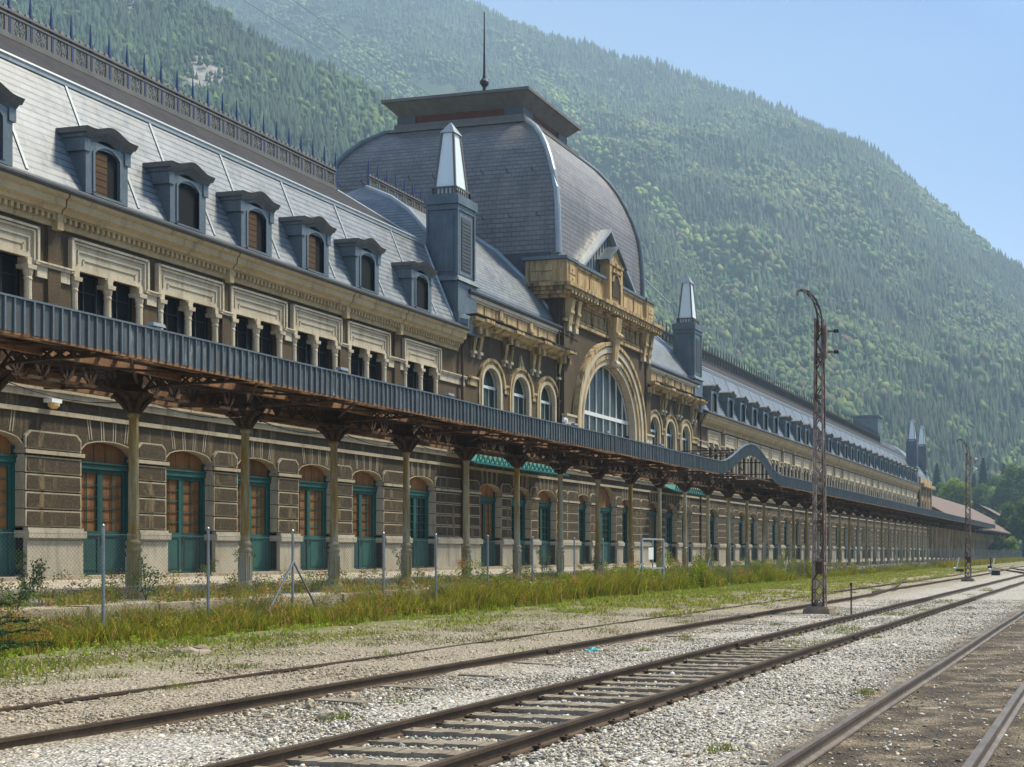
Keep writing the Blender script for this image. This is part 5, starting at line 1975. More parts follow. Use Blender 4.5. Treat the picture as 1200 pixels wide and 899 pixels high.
# ================================================================== CATENARY MASTS
def mast(X, Y, H, label, arm_dir, lamps):
    o = thing('lattice_mast', label, 'mast', (X, Y, -0.1), 'rusted catenary masts')
    m = MB()
    m.box(X - 0.42, X + 0.42, Y - 0.42, Y + 0.42, -0.3, 0.0, 0, 0.04)
    m.box(X - 0.34, X + 0.36, Y - 0.36, Y + 0.30, -0.02, 0.06, 0, 0.05)
    m.build('concrete_footing', 'concrete', o)
    m = MB()
    w0, w1 = 0.165, 0.10
    wz = lambda z: w0 + (w1 - w0) * z / H
    for sx_ in (-1, 1):
        for sy_ in (-1, 1):
            m.bar((X + sx_ * w0, Y + sy_ * w0, 0), (X + sx_ * w1, Y + sy_ * w1, H), 0.05, 0.05)
    z = 0.1
    k = 0
    while z < H - 0.5:
        z1 = z + 0.40
        a, b = wz(z), wz(z1)
        for s in (-1, 1):
            c, d = (-1, 1) if k % 2 else (1, -1)
            m.bar((X + c * a, Y + s * a, z), (X + d * b, Y + s * b, z1), 0.012, 0.032)
            m.bar((X + s * a, Y + c * a, z), (X + s * b, Y + d * b, z1), 0.012, 0.032)
            if z < 1.7 or (k % 4) == 1:
                m.bar((X + d * a, Y + s * a, z), (X + c * b, Y + s * b, z1), 0.012, 0.04)
        if k % 3 == 0:
            for s in (-1, 1):
                m.bar((X - a, Y + s * a, z), (X + a, Y + s * a, z), 0.012, 0.09)
                m.bar((X + s * a, Y - a, z), (X + s * a, Y + a, z), 0.012, 0.09)
        z = z1
        k += 1
    m.build('lattice_shaft', 'mast_iron', o)
    # curved head
    h = MB()
    ad = Vector((arm_dir[0], arm_dir[1], 0)).normalized()
    P0 = Vector((X, Y, 0))
    arc = [(0.03, H - 0.6), (0.02, H - 0.1), (-0.04, H + 0.25), (-0.16, H + 0.55), (-0.34, H + 0.76), (-0.52, H + 0.83), (-0.62, H + 0.80), (-0.64, H + 0.66)]
    for off, t in ((0.09, 0.035), (-0.06, 0.03)):
        pts = []
        for i, (r, z) in enumerate(arc):
            q = off * (1 - i / 7.5)
            pts.append(P0 - ad * (r + 0) * -1 * 1 + ad * q + Vector((0, 0, z)) if False else P0 + ad * (-r + (-q)) + Vector((0, 0, z + (q * 0.5 if i > 3 else 0))))
        for i in range(len(pts) - 1):
            h.bar(pts[i], pts[i + 1], 0.05, 0.05)
    for i in range(6):
        r, z = arc[i]
        a = P0 + ad * (-r - 0.09) + Vector((0, 0, z))
        b = P0 + ad * (-arc[i + 1][0] + 0.05) + Vector((0, 0, arc[i + 1][1]))
        h.bar(a, b, 0.03, 0.02)
    h.build('curved_head', 'mast_iron', o)
    e = MB()
    ex = -ad * 0.20
    for z in (H - 0.35, H - 0.95):
        c = P0 + ex + Vector((0, 0, z))
        e.tube([c, c - ad * 0.22], 0.03, 6)
    e.box(X - 0.05 - ad.x * 0.18, X + 0.05 - ad.x * 0.18, Y - 0.06, Y + 0.06, H - 1.15, H - 0.2)
    e.build('bracket_plate', 'mast_iron', o)
    for z in (H - 0.35, H - 0.95):
        i_ = MB()
        c = P0 - ad * 0.42 + Vector((0, 0, z))
        i_.tube([c, c - ad * 0.05, c - ad * 0.07, c - ad * 0.12, c - ad * 0.14], [0.05, 0.075, 0.04, 0.07, 0.04], 8)
        i_.build('insulator', 'glass_milk' if lamps else 'iron_black', o)
    b = MB()
    q = Vector((X + 0.05, Y - 0.2, 0))
    b.box(q.x - 0.1, q.x + 0.1, q.y - 0.06, q.y + 0.04, 1.0, 1.35)
    b.bar((q.x, q.y - 0.05, 1.1), (q.x - 0.2, q.y - 0.1, 0.75), 0.03)
    b.build('cable_clamp', 'rust_dark', o)
    return o


mast(-8.3, 34.4, 8.35, 'tall rusted lattice catenary mast with curved head on a concrete block in the mid-ground', (-CT, -ST), False)
mast(-8.75, 75.0, 7.7, 'smaller distant rusted lattice mast with two white insulators near the far end of the canopy', (-CT, -ST), True)

# point lever, signal lamp
for lab, px, py, t, wht in (('small white and black point lever beside the rails in front of the far fence', 1125, 669, 104, True), ('low black ground signal box by the far end of the fence', 1161, 664, 128, False), ('little steel rail switch marker standing between the far tracks', 1167, 673, 95, True)):
    q = at(px, py, t)
    o = thing('point_lever', lab, 'point lever', (q.x, q.y, -0.15))
    m = MB()
    m.box(q.x - 0.35, q.x + 0.35, q.y - 0.25, q.y + 0.25, -0.2, 0.25, 0, 0.05)
    m.build('lever_base', 'iron_black', o)
    m = MB()
    if wht:
        m.bar((q.x - 0.3, q.y, 0.2), (q.x - 0.1, q.y, 1.2), 0.10)
        m.tube([(q.x - 0.55, q.y, 0.25), (q.x - 0.35, q.y, 0.25)], 0.14, 8)
    else:
        m.bar((q.x, q.y, 0.2), (q.x, q.y, 1.1), 0.15)
    m.build('lever_arm', 'white_paint' if wht else 'iron_black', o)

# ================================================================== FENCE
FN = -17.0
fe = thing('chain_link_fence', 'long chain-link fence on thin galvanised posts between the weeds and the gravel', 'fence', (FN, 80, 0.07))
FY = [12.6, 15.1, 17.7, 20.25, 22.75, 26.05, 28.4, 31.1, 33.75, 36.7, 39.0]
GY0, GY1 = 42.5, 44.7
FY2 = []
y = 47.6
while y < 232:
    FY2.append(y)
    y += 2.75
def fz(y):
    return gz(FN, y) - 0.02


def make_post(loc):
    m = MB()
    m.tube([(0, 0, -0.1), (0, 0, 1.98)], 0.026, 8)
    o = m.build('fence_post', 'galvanised', fe, loc=loc)
    c = MB()
    c.lathe([(0.027, 1.96), (0.030, 1.98), (0.026, 2.00), (0.010, 2.02)], n=8)
    c.build('post_cap', 'galvanised', o, local=True)
    return o


p0 = make_post((FN, FY[0], fz(0)))
for y in FY[1:] + FY2:
    dup(p0, (FN + 0.02 * math.sin(y * 3), y, fz(y)), fe)
# braced posts
for y in (22.75, 50.35, 63.3, 96.3, 129.3):
    m = MB()
    for s in (-1, 1):
        m.tube([(FN, y, 1.42), (FN - 0.0 * s, y + s * 1.05, 0.05)], 0.022, 8)
    m.build('brace', 'galvanised', fe)
# gate
m = MB()
for y in (GY0, GY1):
    m.box(FN - 0.04, FN + 0.04, y - 0.04, y + 0.04, 0, 2.12)
for z in (0.06, 1.02, 2.12):
    m.box(FN - 0.03, FN + 0.03, GY0, GY1, z - 0.03, z + 0.03)
m.box(FN - 0.02, FN + 0.02, (GY0 + GY1) / 2 - 0.025, (GY0 + GY1) / 2 + 0.025, 1.02, 2.1)
for s, y in ((-1, GY0), (1, GY1)):
    m.tube([(FN, y, 1.25), (FN, y + s * 1.1, 0.05)], 0.028, 8)
m.build('gate_frame', 'zinc_pale', fe)
m = MB()
m.box(FN + 0.03, FN + 0.036, 43.1, 43.6, 1.35, 1.80)
m.build('notice_board', 'white_paint', fe)
# wire mesh
m = MB()
wr = 0.0022
D = 0.075
for (a, b) in ((8.0, GY0), (GY1, 110.0)):
    y = a
    near = True
    while y < b:
        d = D if y < 60 else 0.15
        r = 0.0017 if y < 60 else 0.0032
        for s in (-1, 1):
            y1 = y + s * 1.75
            z0, z1 = 0.12, 1.92
            if y1 > b:
                z1 = z0 + (z1 - z0) * (b - y) / (y1 - y); y1 = b
            if y1 < a:
                z1 = z0 + (z1 - z0) * (y - a) / (y - y1); y1 = a
            p, q = (FN, y, z0), (FN, y1, z1)
            i = len(m.v)
            for w_ in (p, q):
                m.v += [(w_[0] - r, w_[1], w_[2]), (w_[0] + r, w_[1], w_[2] - r), (w_[0] + r, w_[1], w_[2] + r)]
            for k in range(3):
                m.f.append((i + k, i + (k + 1) % 3, i + 3 + (k + 1) % 3, i + 3 + k))
                m.mi.append(0)
                m.uv.append(None)
        y += d
# far stretch: wider spaced vertical wires
y = 110.0
while y < 232:
    m.box(FN - 0.004, FN + 0.004, y - 0.012, y + 0.012, 0.1, 1.95)
    y += 0.22
for z in (0.12, 1.0, 1.92):
    m.box(FN - 0.004, FN + 0.004, 8, GY0, z - 0.004, z + 0.004)
    m.box(FN - 0.004, FN + 0.004, GY1, 232, z - 0.005, z + 0.005)
m.build('wire_mesh', 'wire', fe)

# ================================================================== WEEDS
def blades(name, n, xfun, yfun, hfun, wid, pal, seed, lean=0.35, mat='foliage', gap=None):
    g = np.random.default_rng(seed)
    X, Y = xfun(g, n), yfun(g, n)
    if gap is not None:      # bare spots between clumps
        nz = np.array([mnoise.noise(Vector((a * 0.75, b * 0.33, seed))) + 0.5 * mnoise.noise(Vector((a * 2.2, b * 1.1, seed))) for a, b in zip(X, Y)])
        k = nz > gap + g.normal(0, 0.06, n)
        X, Y = X[k], Y[k]
        n = len(X)
    Z = np.array([gz(a, b) for a, b in zip(X, Y)]) - 0.02
    H = hfun(g, X, Y)
    a = g.uniform(0, 2 * PI, n)
    ln = g.uniform(0.1, 1, n) * lean * H
    b = g.uniform(0, 2 * PI, n)
    W = wid * g.uniform(0.6, 1.4, n)
    pts = []
    for t, ww in ((0, 1), (0.5, 0.75), (1.0, 0.08)):
        cx = X + np.cos(b) * ln * t * t
        cy = Y + np.sin(b) * ln * t * t
        cz = Z + H * t * (1 - 0.12 * t)
        for s in (-1, 1):
            pts.append(np.stack([cx + s * np.cos(a) * W * ww / 2, cy + s * np.sin(a) * W * ww / 2, cz], -1))
    P = np.stack(pts, 1)
    f = np.array([[0, 1, 3, 2], [2, 3, 5, 4]])
    F = (f[None] + (np.arange(n) * 6)[:, None, None]).reshape(-1, 4)
    pal = np.array(pal)
    t = pal[g.integers(0, len(pal), n)] * g.uniform(0.7, 1.3, (n, 1))
    o = raw_mesh(name, P.reshape(-1, 3), F, mat, np.repeat(np.clip(t, 0.005, 0.9), 6, axis=0))
    o['kind'] = 'stuff'
    return o


GR_ = [(0.17, 0.22, 0.010), (0.26, 0.30, 0.014), (0.32, 0.34, 0.02), (0.15, 0.23, 0.015), (0.38, 0.35, 0.05)]
DRY = [(0.46, 0.26, 0.07), (0.36, 0.20, 0.05), (0.30, 0.26, 0.03), (0.50, 0.33, 0.11), (0.18, 0.18, 0.02)]


def clumpy(g, n, y0, y1, pw=1.0):
    c = y0 + (y1 - y0) * g.uniform(0, 1, n) ** pw
    return c


def tallh(g, X, Y):
    h = np.array([mnoise.noise(Vector((x * 0.35, y * 0.30, 3))) for x, y in zip(X, Y)])
    env = np.clip((Y - 27) / 9, 0.0, 1) * np.clip((110 - Y) / 60, 0.15, 1)
    return np.clip((0.26 + 0.62 * env + 0.85 * h) * g.uniform(0.5, 1.1, len(X)), 0.08, 1.5)


blades('tall_weeds', 85000, lambda g, n: g.uniform(-18.3, -16.6, n), lambda g, n: clumpy(g, n, 27, 120, 1.5), tallh, 0.024, GR_ + GR_ + DRY[:3], 1, 0.9, gap=-0.10)
blades('tall_weeds', 26000, lambda g, n: g.uniform(-18.4, -16.2, n), lambda g, n: g.uniform(120, 235, n), lambda g, X, Y: g.uniform(0.3, 0.9, len(X)), 0.09, GR_ + DRY, 2)


def midh(g, X, Y):
    h = np.array([mnoise.noise(Vector((x * 0.9, y * 0.7, 7))) for x, y in zip(X, Y)])
    return np.clip((0.28 + 0.5 * h + 0.018 * (Y - 12)) * g.uniform(0.4, 1.2, len(X)), 0.05, 0.85)


blades('mixed_weeds', 52000, lambda g, n: -18.3 + 2.2 * g.uniform(0, 1, n) ** 0.8, lambda g, n: g.uniform(9, 34, n), midh, 0.022, DRY + GR_ + GR_, 3, 0.6, gap=-0.15)
blades('short_grass', 80000, lambda g, n: -16.9 + 3.0 * g.uniform(0, 1, n) ** 2.2 + g.normal(0, 0.2, n), lambda g, n: clumpy(g, n, 9, 90, 1.4),
       lambda g, X, Y: g.uniform(0.03, 0.14, len(X)), 0.03, [(0.28, 0.33, 0.03), (0.36, 0.38, 0.06), (0.20, 0.26, 0.02), (0.38, 0.32, 0.12)], 4, 0.8, gap=-0.02)


def patchx(g, n):
    return g.uniform(-15.5, -10.0, n)


# isolated tufts on the gravel
g_ = np.random.default_rng(55)
TC = [(g_.uniform(-15.5, -10.2), 12 + 60 * g_.uniform() ** 1.3, g_.uniform(0.08, 0.35)) for _ in range(150)] + [(-5.8 + g_.uniform(-0.5, 0.5), g_.uniform(18, 60), 0.18) for _ in range(26)] + [(g_.uniform(-9.2, -3.0), g_.uniform(10, 40), 0.08) for _ in range(18)]
TC = np.array(TC)
pick = lambda g, n: g.integers(0, len(TC), n)
_k = np.random.default_rng(56).integers(0, len(TC), 16000)
_d = np.random.default_rng(57).normal(0, 1, (16000, 2))
blades('grass_tuft', 16000, lambda g, n: TC[_k, 0] + _d[:, 0] * TC[_k, 2], lambda g, n: TC[_k, 1] + _d[:, 1] * TC[_k, 2] * 1.5,
       lambda g, X, Y: g.uniform(0.03, 0.13, len(X)), 0.018, [(0.20, 0.25, 0.05), (0.14, 0.20, 0.03), (0.30, 0.26, 0.10)], 6, 0.8)
blades('far_grass', 75000, lambda g, n: -17.0 + 5.8 * g.uniform(0, 1, n) ** 1.9, lambda g, n: g.uniform(30, 130, n), lambda g, X, Y: g.uniform(0.04, 0.16, len(X)), 0.06,
       [(0.30, 0.36, 0.03), (0.38, 0.40, 0.07), (0.22, 0.28, 0.02), (0.42, 0.33, 0.12)], 8, 0.8, gap=0.05)
# weeds growing through the platform
_k2 = np.random.default_rng(58)
PC = np.array([(_k2.uniform(-24, -18.4), 14 + 60 * _k2.uniform() ** 1.2) for _ in range(110)])
_p = _k2.integers(0, len(PC), 15000)
_q = _k2.normal(0, 0.24, (15000, 2))
o = blades('platform_weeds', 15000, lambda g, n: np.minimum(PC[_p, 0] + _q[:, 0], -18.35), lambda g, n: PC[_p, 1] + _q[:, 1], lambda g, X, Y: g.uniform(0.04, 0.35, len(X)), 0.022, DRY + GR_, 9, 0.6)
o.location.z = 0.45


# ---- leafy plants one can tell apart
def leaf_cloud(name, centers, radii, n, leaf, pal, seed, mat='foliage', flatz=1.0):
    """many small leaves spread through clumps"""
    g = np.random.default_rng(seed)
    centers, radii = np.array(centers, float), np.array(radii, float)
    w_ = radii ** 2
    k = g.choice(len(centers), n, p=w_ / w_.sum())
    d = g.normal(0, 1, (n, 3))
    d /= np.linalg.norm(d, axis=1)[:, None]
    r = radii[k] * (g.uniform(0, 1, n) ** 0.45)
    C = centers[k] + d * r[:, None] * np.array([1, 1, flatz])
    a = g.normal(0, 1, (n, 3))
    a /= np.linalg.norm(a, axis=1)[:, None]
    b = np.cross(a, g.normal(0, 1, (n, 3)))
    b /= np.linalg.norm(b, axis=1)[:, None]
    s = leaf * g.uniform(0.5, 1.4, n)[:, None]
    P = np.stack([C - a * s * 0.5, C + b * s * 0.32, C + a * s * 0.6, C - b * s * 0.32], 1)
    F = (np.array([[0, 1, 2, 3]])[None] + (np.arange(n) * 4)[:, None, None]).reshape(-1, 4)
    pal = np.array(pal)
    tone = pal[g.integers(0, len(pal), len(centers))][k] * g.uniform(0.7, 1.3, (n, 1))
    return P.reshape(-1, 3), F, np.repeat(np.clip(tone, 0.005, 0.9), 4, axis=0)



def weed_clouds(name, n_c, xr, yr, hfun, n, leaf, pal, seed, ypow=1.0):
    """waist-high herbs: many small leaves in overlapping upright clumps"""
    g = np.random.default_rng(seed)
    X = g.uniform(*xr, n_c)
    Y = yr[0] + (yr[1] - yr[0]) * g.uniform(0, 1, n_c) ** ypow
    H = hfun(g, X, Y)
    cs, rs = [], []
    for x, y, h in zip(X, Y, H):
        z0 = gz(x, y) if x > -18.3 else 0.6
        k = 3
        for i in range(k):
            t = (i + 0.6) / k
            cs.append((x + g.normal(0, 0.10), y + g.normal(0, 0.12), z0 + h * t))
            rs.append(h * (0.26 - 0.08 * t) + 0.04)
    P, F, T = leaf_cloud(name, cs, rs, n, leaf, pal, seed)
    k = P[:, 2] < 0.0
    P[k, 2] = 0.02
    o = raw_mesh(name, P, F, 'foliage', T)
    o['kind'] = 'stuff'


def lowh(g, X, Y):
    return np.clip(np.array([0.42 + 0.5 * mnoise.noise(Vector((x * 0.8, y * 0.6, 17))) for x, y in zip(X, Y)]) * g.uniform(0.6, 1.15, len(X)), 0.12, 0.95)


weed_clouds('herb_clumps', 900, (-18.5, -16.3), (9, 36), lowh, 80000, 0.035, DRY + GR_ + DRY[:2] + [(0.10, 0.13, 0.02)], 71)
weed_clouds('herb_clumps', 1300, (-18.5, -16.7), (29, 120), lambda g, X, Y: tallh(g, X, Y) * 0.95, 150000, 0.055, GR_ + GR_ + GR_ + DRY[:2] + [(0.12, 0.17, 0.01)] * 3, 72, 1.5)
weed_clouds('herb_clumps', 260, (-25.5, -18.4), (15, 90), lambda g, X, Y: g.uniform(0.15, 0.6, len(X)), 26000, 0.045, GR_[:4] + DRY[:3], 73, 1.3)
weed_clouds('herb_clumps', 420, (-16.9, -15.2), (10, 60), lambda g, X, Y: g.uniform(0.04, 0.16, len(X)), 20000, 0.035, [(0.26, 0.36, 0.03), (0.34, 0.42, 0.05), (0.18, 0.26, 0.02)], 74, 1.2)


def plant(loc, h, label, pal, seed, name='weed_bush', n=500, leaf=0.05, spread=0.25, group='weeds and saplings by the platform'):
    rr = random.Random(seed)
    o = thing(name, label, 'plant', loc, group)
    m = MB()
    X, Y, Z = loc
    cs, rs = [], []
    for k in range(5):
        a = rr.uniform(0, 6.3)
        tip = Vector((X + math.cos(a) * spread * rr.uniform(0.3, 1), Y + math.sin(a) * spread * rr.uniform(0.3, 1), Z + h * rr.uniform(0.6, 1)))
        m.tube([(X, Y, Z - 0.03), (X + (tip.x - X) * 0.3, Y + (tip.y - Y) * 0.3, Z + (tip.z - Z) * 0.5), tip], [0.012, 0.009, 0.004], 5)
        for t in (0.35, 0.55, 0.75, 0.95):
            q = Vector((X, Y, Z)).lerp(tip, t)
            cs.append(q)
            rs.append(0.055 + 0.5 * spread * t * 0.45)
    m.build('stem', 'bark', o)
    P, F, T = leaf_cloud('leaves', cs, rs, n, leaf, pal, seed)
    raw_mesh('leaves', P, F, 'foliage', T, o)
    return o


GP = [(0.05, 0.11, 0.02), (0.08, 0.15, 0.03), (0.12, 0.19, 0.03)]
plant((-20.6, 19.6, 0.6), 1.1, 'leafy green sapling growing from the platform in front of the second pier', GP, 1, n=700, spread=0.32)
plant((-20.4, 22.4, 0.6), 0.9, 'loose green weed leaning against the foot of the first column', GP, 2, n=380, spread=0.4)
plant((-26.5, 33.2, 0.7), 1.0, 'bushy green weed at the foot of the pier behind the second fence post', GP, 3, n=600, spread=0.4)
plant((-26.8, 31.9, 0.7), 0.7, 'smaller weed left of the bushy one at the pier foot', GP, 4, n=350, spread=0.3)
plant((-24.0, 38.0, 0.6), 1.2, 'tall thin weed in front of the fourth teal door', GP + [(0.2, 0.22, 0.05)], 5, n=500, spread=0.4)
plant((-22.6, 45.8, 0.6), 1.2, 'tall yellowish weed in front of the sixth teal door', GP + [(0.2, 0.22, 0.05)], 6, n=500, spread=0.45)
plant((-20.6, 47.0, 0.6), 1.0, 'rounded green bush between the columns left of the main door', GP, 7, n=600, spread=0.5)
plant((-18.6, 17.5, 0.6), 0.5, 'low green weed hanging over the kerb near the left edge', GP, 8, n=300, spread=0.3)
plant((-22.0, 16.9, 0.6), 0.9, 'thin brown-green stalks at the left edge in front of the first teal door', [(0.2, 0.15, 0.05), (0.1, 0.13, 0.03)], 9, n=260, spread=0.25)

# dark conifer sapling at the left edge
def conifer_mesh(h, r, n, pal, seed, leaf, base=0.06):
    g = np.random.default_rng(seed)
    t = g.uniform(base, 1, n) ** 0.8
    lay = np.floor(t * 16) / 16
    rad = r * (1 - t) ** 0.85 * (0.55 + 0.45 * np.abs(np.sin(t * 40)))
    a = g.uniform(0, 2 * PI, n)
    q = g.uniform(0.15, 1, n) ** 0.6
    C = np.stack([np.cos(a) * rad * q, np.sin(a) * rad * q, h * t - rad * q * 0.25], -1)
    out = np.stack([np.cos(a), np.sin(a), g.uniform(-0.5, 0.2, n)], -1)
    side = np.stack([-np.sin(a), np.cos(a), g.normal(0, 0.3, n)], -1)
    s = (leaf * g.uniform(0.6, 1.4, n) * (0.5 + 0.7 * (1 - t)))[:, None]
    P = np.stack([C - out * s * 0.5 - side * s * 0.25, C - out * s * 0.5 + side * s * 0.25, C + out * s * 0.7], 1)
    F = np.arange(n * 3).reshape(-1, 3)
    pal = np.array(pal)
    T = np.repeat(np.clip(pal[g.integers(0, len(pal), n)] * g.uniform(0.6, 1.4, (n, 1)), 0.004, 1), 3, axis=0)
    return P.reshape(-1, 3), F, T


for (x, y, h, r, lab, sd_) in ((-16.7, 15.15, 0.85, 0.36, 'small dark green pine sapling at the left edge inside the weeds', 1), (-16.1, 14.8, 0.55, 0.5, 'low spreading dark pine shoot below the sapling at the left edge', 2)):
    o = thing('pine_sapling', lab, 'sapling', (x, y, gz(x, y)), 'pine saplings at the left edge')
    g = np.random.default_rng(sd_ + 90)
    pts, bs_ = [], []
    for k in range(16):                    # drooping side shoots with needles all round
        a = g.uniform(0, 2 * PI)
        z0_, L_ = h * g.uniform(0.1, 0.85), r * g.uniform(0.7, 1.5)
        for t in np.linspace(0.05, 1, 26):
            c_ = np.array([math.cos(a) * L_ * t, math.sin(a) * L_ * t, z0_ + 0.35 * L_ * t - 0.25 * L_ * t * t])
            for q in range(4):
                d_ = np.array([math.cos(a), math.sin(a), 0.3]) * 0.6 + g.normal(0, 0.7, 3)
                d_ /= np.linalg.norm(d_)
                s_ = np.cross(d_, g.normal(0, 1, 3))
                s_ /= np.linalg.norm(s_)
                l_ = 0.085 * g.uniform(0.6, 1.2)
                pts += [c_ - s_ * 0.008, c_ + s_ * 0.008, c_ + d_ * l_]
    P = np.array(pts)
    F = np.arange(len(P)).reshape(-1, 3)
    cc = np.array([(0.02, 0.07, 0.03), (0.04, 0.12, 0.045), (0.015, 0.05, 0.025)])
    T = np.repeat(cc[g.integers(0, 3, len(F))], 3, axis=0)
    P += np.array([x, y, gz(x, y)])
    raw_mesh('needles', P, F, 'foliage', T, o)
    m = MB()
    m.tube([(x, y, gz(x, y)), (x, y, gz(x, y) + h * 0.9)], [0.02, 0.005], 6)
    m.build('trunk', 'bark', o)

# ================================================================== FAR END: GOODS SHEDS
gs = thing('goods_shed', 'long low brown goods shed with a rusty sloping roof beyond the end of the station', 'shed', (-32, 245, 0))
m = MB()
m.box(-44, -27.0, 203, 330, 0, 5.6, 0)
for k in range(40):
    y = 204 + 3.1 * k
    m.box(-27.0, -26.8, y, y + 0.35, 0, 5.5, 1)
    m.box(-27.0, -26.94, y + 0.8, y + 2.6, 1.0, 4.2, 2)
m.build('wall', ['shed_wall', 'stone_pale', 'dark_void'], gs)
m = MB()
m.hexa([(-23.5, 202, 5.9), (-23.5, 332, 5.9), (-38, 332, 13.6), (-38, 202, 13.6), (-23.5, 202, 6.15), (-23.5, 332, 6.15), (-38, 332, 13.85), (-38, 202, 13.85)])
m.hexa([(-52.5, 202, 5.9), (-52.5, 332, 5.9), (-38.01, 332, 13.6), (-38.01, 202, 13.6), (-52.5, 202, 6.15), (-52.5, 332, 6.15), (-38.01, 332, 13.85), (-38.01, 202, 13.85)])
m.build('roof', 'shed_roof', gs)
m = MB()
m.prism_y([(-50, 5.5), (-26, 5.5), (-38, 13.0)], 202.5, 202.8)
m.build('gable', 'shed_wall', gs)

q = at(1150, 640, 330)
os_ = thing('open_shed', 'open-sided shed with a pale-edged pitched roof at the far right', 'shed', (q.x + 8, q.y, 0))
a0, a1 = at(1142, 591, 330), at(1215, 631, 330)
hx = 2 * (a1.x - a0.x) / 2
Y0, Y1 = a0.y, a0.y + 45
ax_, az_, bx_, bz_ = a0.x, a0.z, a1.x, a1.z
m = MB()
m.hexa([(bx_, Y0, bz_), (bx_, Y1, bz_), (ax_, Y1, az_), (ax_, Y0, az_), (bx_, Y0, bz_ + 0.35), (bx_, Y1, bz_ + 0.35), (ax_, Y1, az_ + 0.35), (ax_, Y0, az_ + 0.35)])
m.hexa([(2 * ax_ - bx_, Y0, bz_), (2 * ax_ - bx_, Y1, bz_), (ax_ - 0.01, Y1, az_), (ax_ - 0.01, Y0, az_), (2 * ax_ - bx_, Y0, bz_ + 0.35), (2 * ax_ - bx_, Y1, bz_ + 0.35), (ax_ - 0.01, Y1, az_ + 0.35), (ax_ - 0.01, Y0, az_ + 0.35)])
m.build('roof', 'shed_roof', os_)
m = MB()
for s in (0, 1):
    m.bar((ax_, Y0 - 0.1, az_ + 0.2), (bx_, Y0 - 0.1, bz_ + 0.2), 0.15, 0.7)
m.build('barge_board', 'white_paint', os_)
m = MB()
for k in range(3):
    x = ax_ + (bx_ - ax_) * (0.05 + 0.4 * k)
    m.box(x - 0.3, x + 0.3, Y0 + 0.1, Y0 + 0.6, 0, az_ + (bz_ - az_) * (0.05 + 0.4 * k))
    m.box(x - 0.3, x + 0.3, Y1 - 0.6, Y1, 0, az_ + (bz_ - az_) * (0.05 + 0.4 * k))
m.build('post', 'zinc_dark', os_)
m = MB()
m.box(ax_ - 6, ax_ + 6.5, Y0 + 1.5, Y1 - 1, 0, 7.5)
m.build('store_room', 'stone_pale', os_)

# ================================================================== MOUNTAINS AND FOREST
def fbm(x, y, z=0, o=5, l=2.1, g=0.5):
    a, s, f = 1, 0, 1
    for i in range(o):
        s += a * mnoise.noise(Vector((x * f, y * f, z + i * 7)))
        a *= g
        f *= l
    return s


class Slope:
    """terrain sheet rising from a foot line to a ridge line, then falling behind it"""

    def __init__(s, name, ridge, tr, tf, zf, nx, nv, fold, seed, prof=1.0, rocks=(), back=250):
        s.nx, s.nv = nx, nv
        xs_ = np.linspace(ridge[0][0], ridge[-1][0], nx)
        ry = np.interp(xs_, [p[0] for p in ridge], [p[1] for p in ridge])
        G = np.zeros((nv + 4, nx, 3))
        for i, x in enumerate(xs_):
            y = ry[i] + 1.5 * mnoise.noise(Vector((x * 0.05, seed, 0))) + 2.5 * mnoise.noise(Vector((x * 0.012, seed, 4)))
            T = tr(x)
            tf_ = tf(x)
            top = at(x, y, T)
            for j in range(nv + 1):
                v = j / nv
                t = tf_ + (T - tf_) * v
                base = at(x, 648, t)
                z = zf + (top.z - zf) * v ** prof
                amp = fold * math.sin(PI * v) ** 0.8
                n = fbm(base.x * 0.0022 + seed, base.y * 0.0022, seed, 5) + 0.5 * abs(fbm(base.x * 0.006, base.y * 0.006, seed + 3, 4))
                z += amp * n
                G[j, i] = (base.x, base.y, z)
            for e in range(3):
                b = at(x, 648, T + back * (e + 1) / 3)
                G[nv + 1 + e, i] = (b.x, b.y, top.z * (1 - 0.25 * (e + 1)))
        s.G = G
        s.rk = np.zeros(G.shape[:2])
        for (px, py, r) in rocks:
            dist = np.zeros(G.shape[:2])
            for j in range(G.shape[0]):
                for i in range(nx):
                    p = G[j, i]
                    dx, dy = p[0], p[1]
                    dep = -ST * dx + CT * dy
                    lat = CT * dx + ST * dy
                    sx_, sy_ = 960 + 1438 * lat / dep, 648 - 1438 * (p[2] - 1.6) / dep
                    d = math.hypot((sx_ - px), (sy_ - py)) + 14 * mnoise.noise(Vector((p[0] * 0.03, p[1] * 0.03, p[2] * 0.03)))
                    if d < r * 1.3 and j <= nv:
                        s.rk[j, i] = max(s.rk[j, i], min(1, (r * 1.3 - d) / (0.6 * r)))
        NV = nv + 4
        idx = np.arange(NV * nx).reshape(NV, nx)
        F = np.stack([idx[:-1, :-1], idx[:-1, 1:], idx[1:, 1:], idx[1:, :-1]], -1).reshape(-1, 4)
        o = raw_mesh(name, G.reshape(-1, 3), F, 'mountain_soil', smooth=True)
        a = o.data.attributes.new('rock', 'FLOAT', 'POINT')
        a.data.foreach_set('value', s.rk.ravel().astype(np.float32))
        struct(o)

    def sample(s, n, seed, vpow=1.0, vmax=1.0):
        g = np.random.default_rng(seed)
        u = g.uniform(0, s.nx - 1.001, n)
        v = (g.uniform(0, 1, n) ** vpow) * vmax * (s.nv - 0.001)
        i, j = u.astype(int), v.astype(int)
        fu, fv = (u - i)[:, None], (v - j)[:, None]
        G = s.G
        P = (G[j, i] * (1 - fu) * (1 - fv) + G[j, i + 1] * fu * (1 - fv) + G[j + 1, i] * (1 - fu) * fv + G[j + 1, i + 1] * fu * fv)
        k = s.rk[j, i] < g.uniform(0.15, 1.25, n)
        return P[k], (v / s.nv)[k]


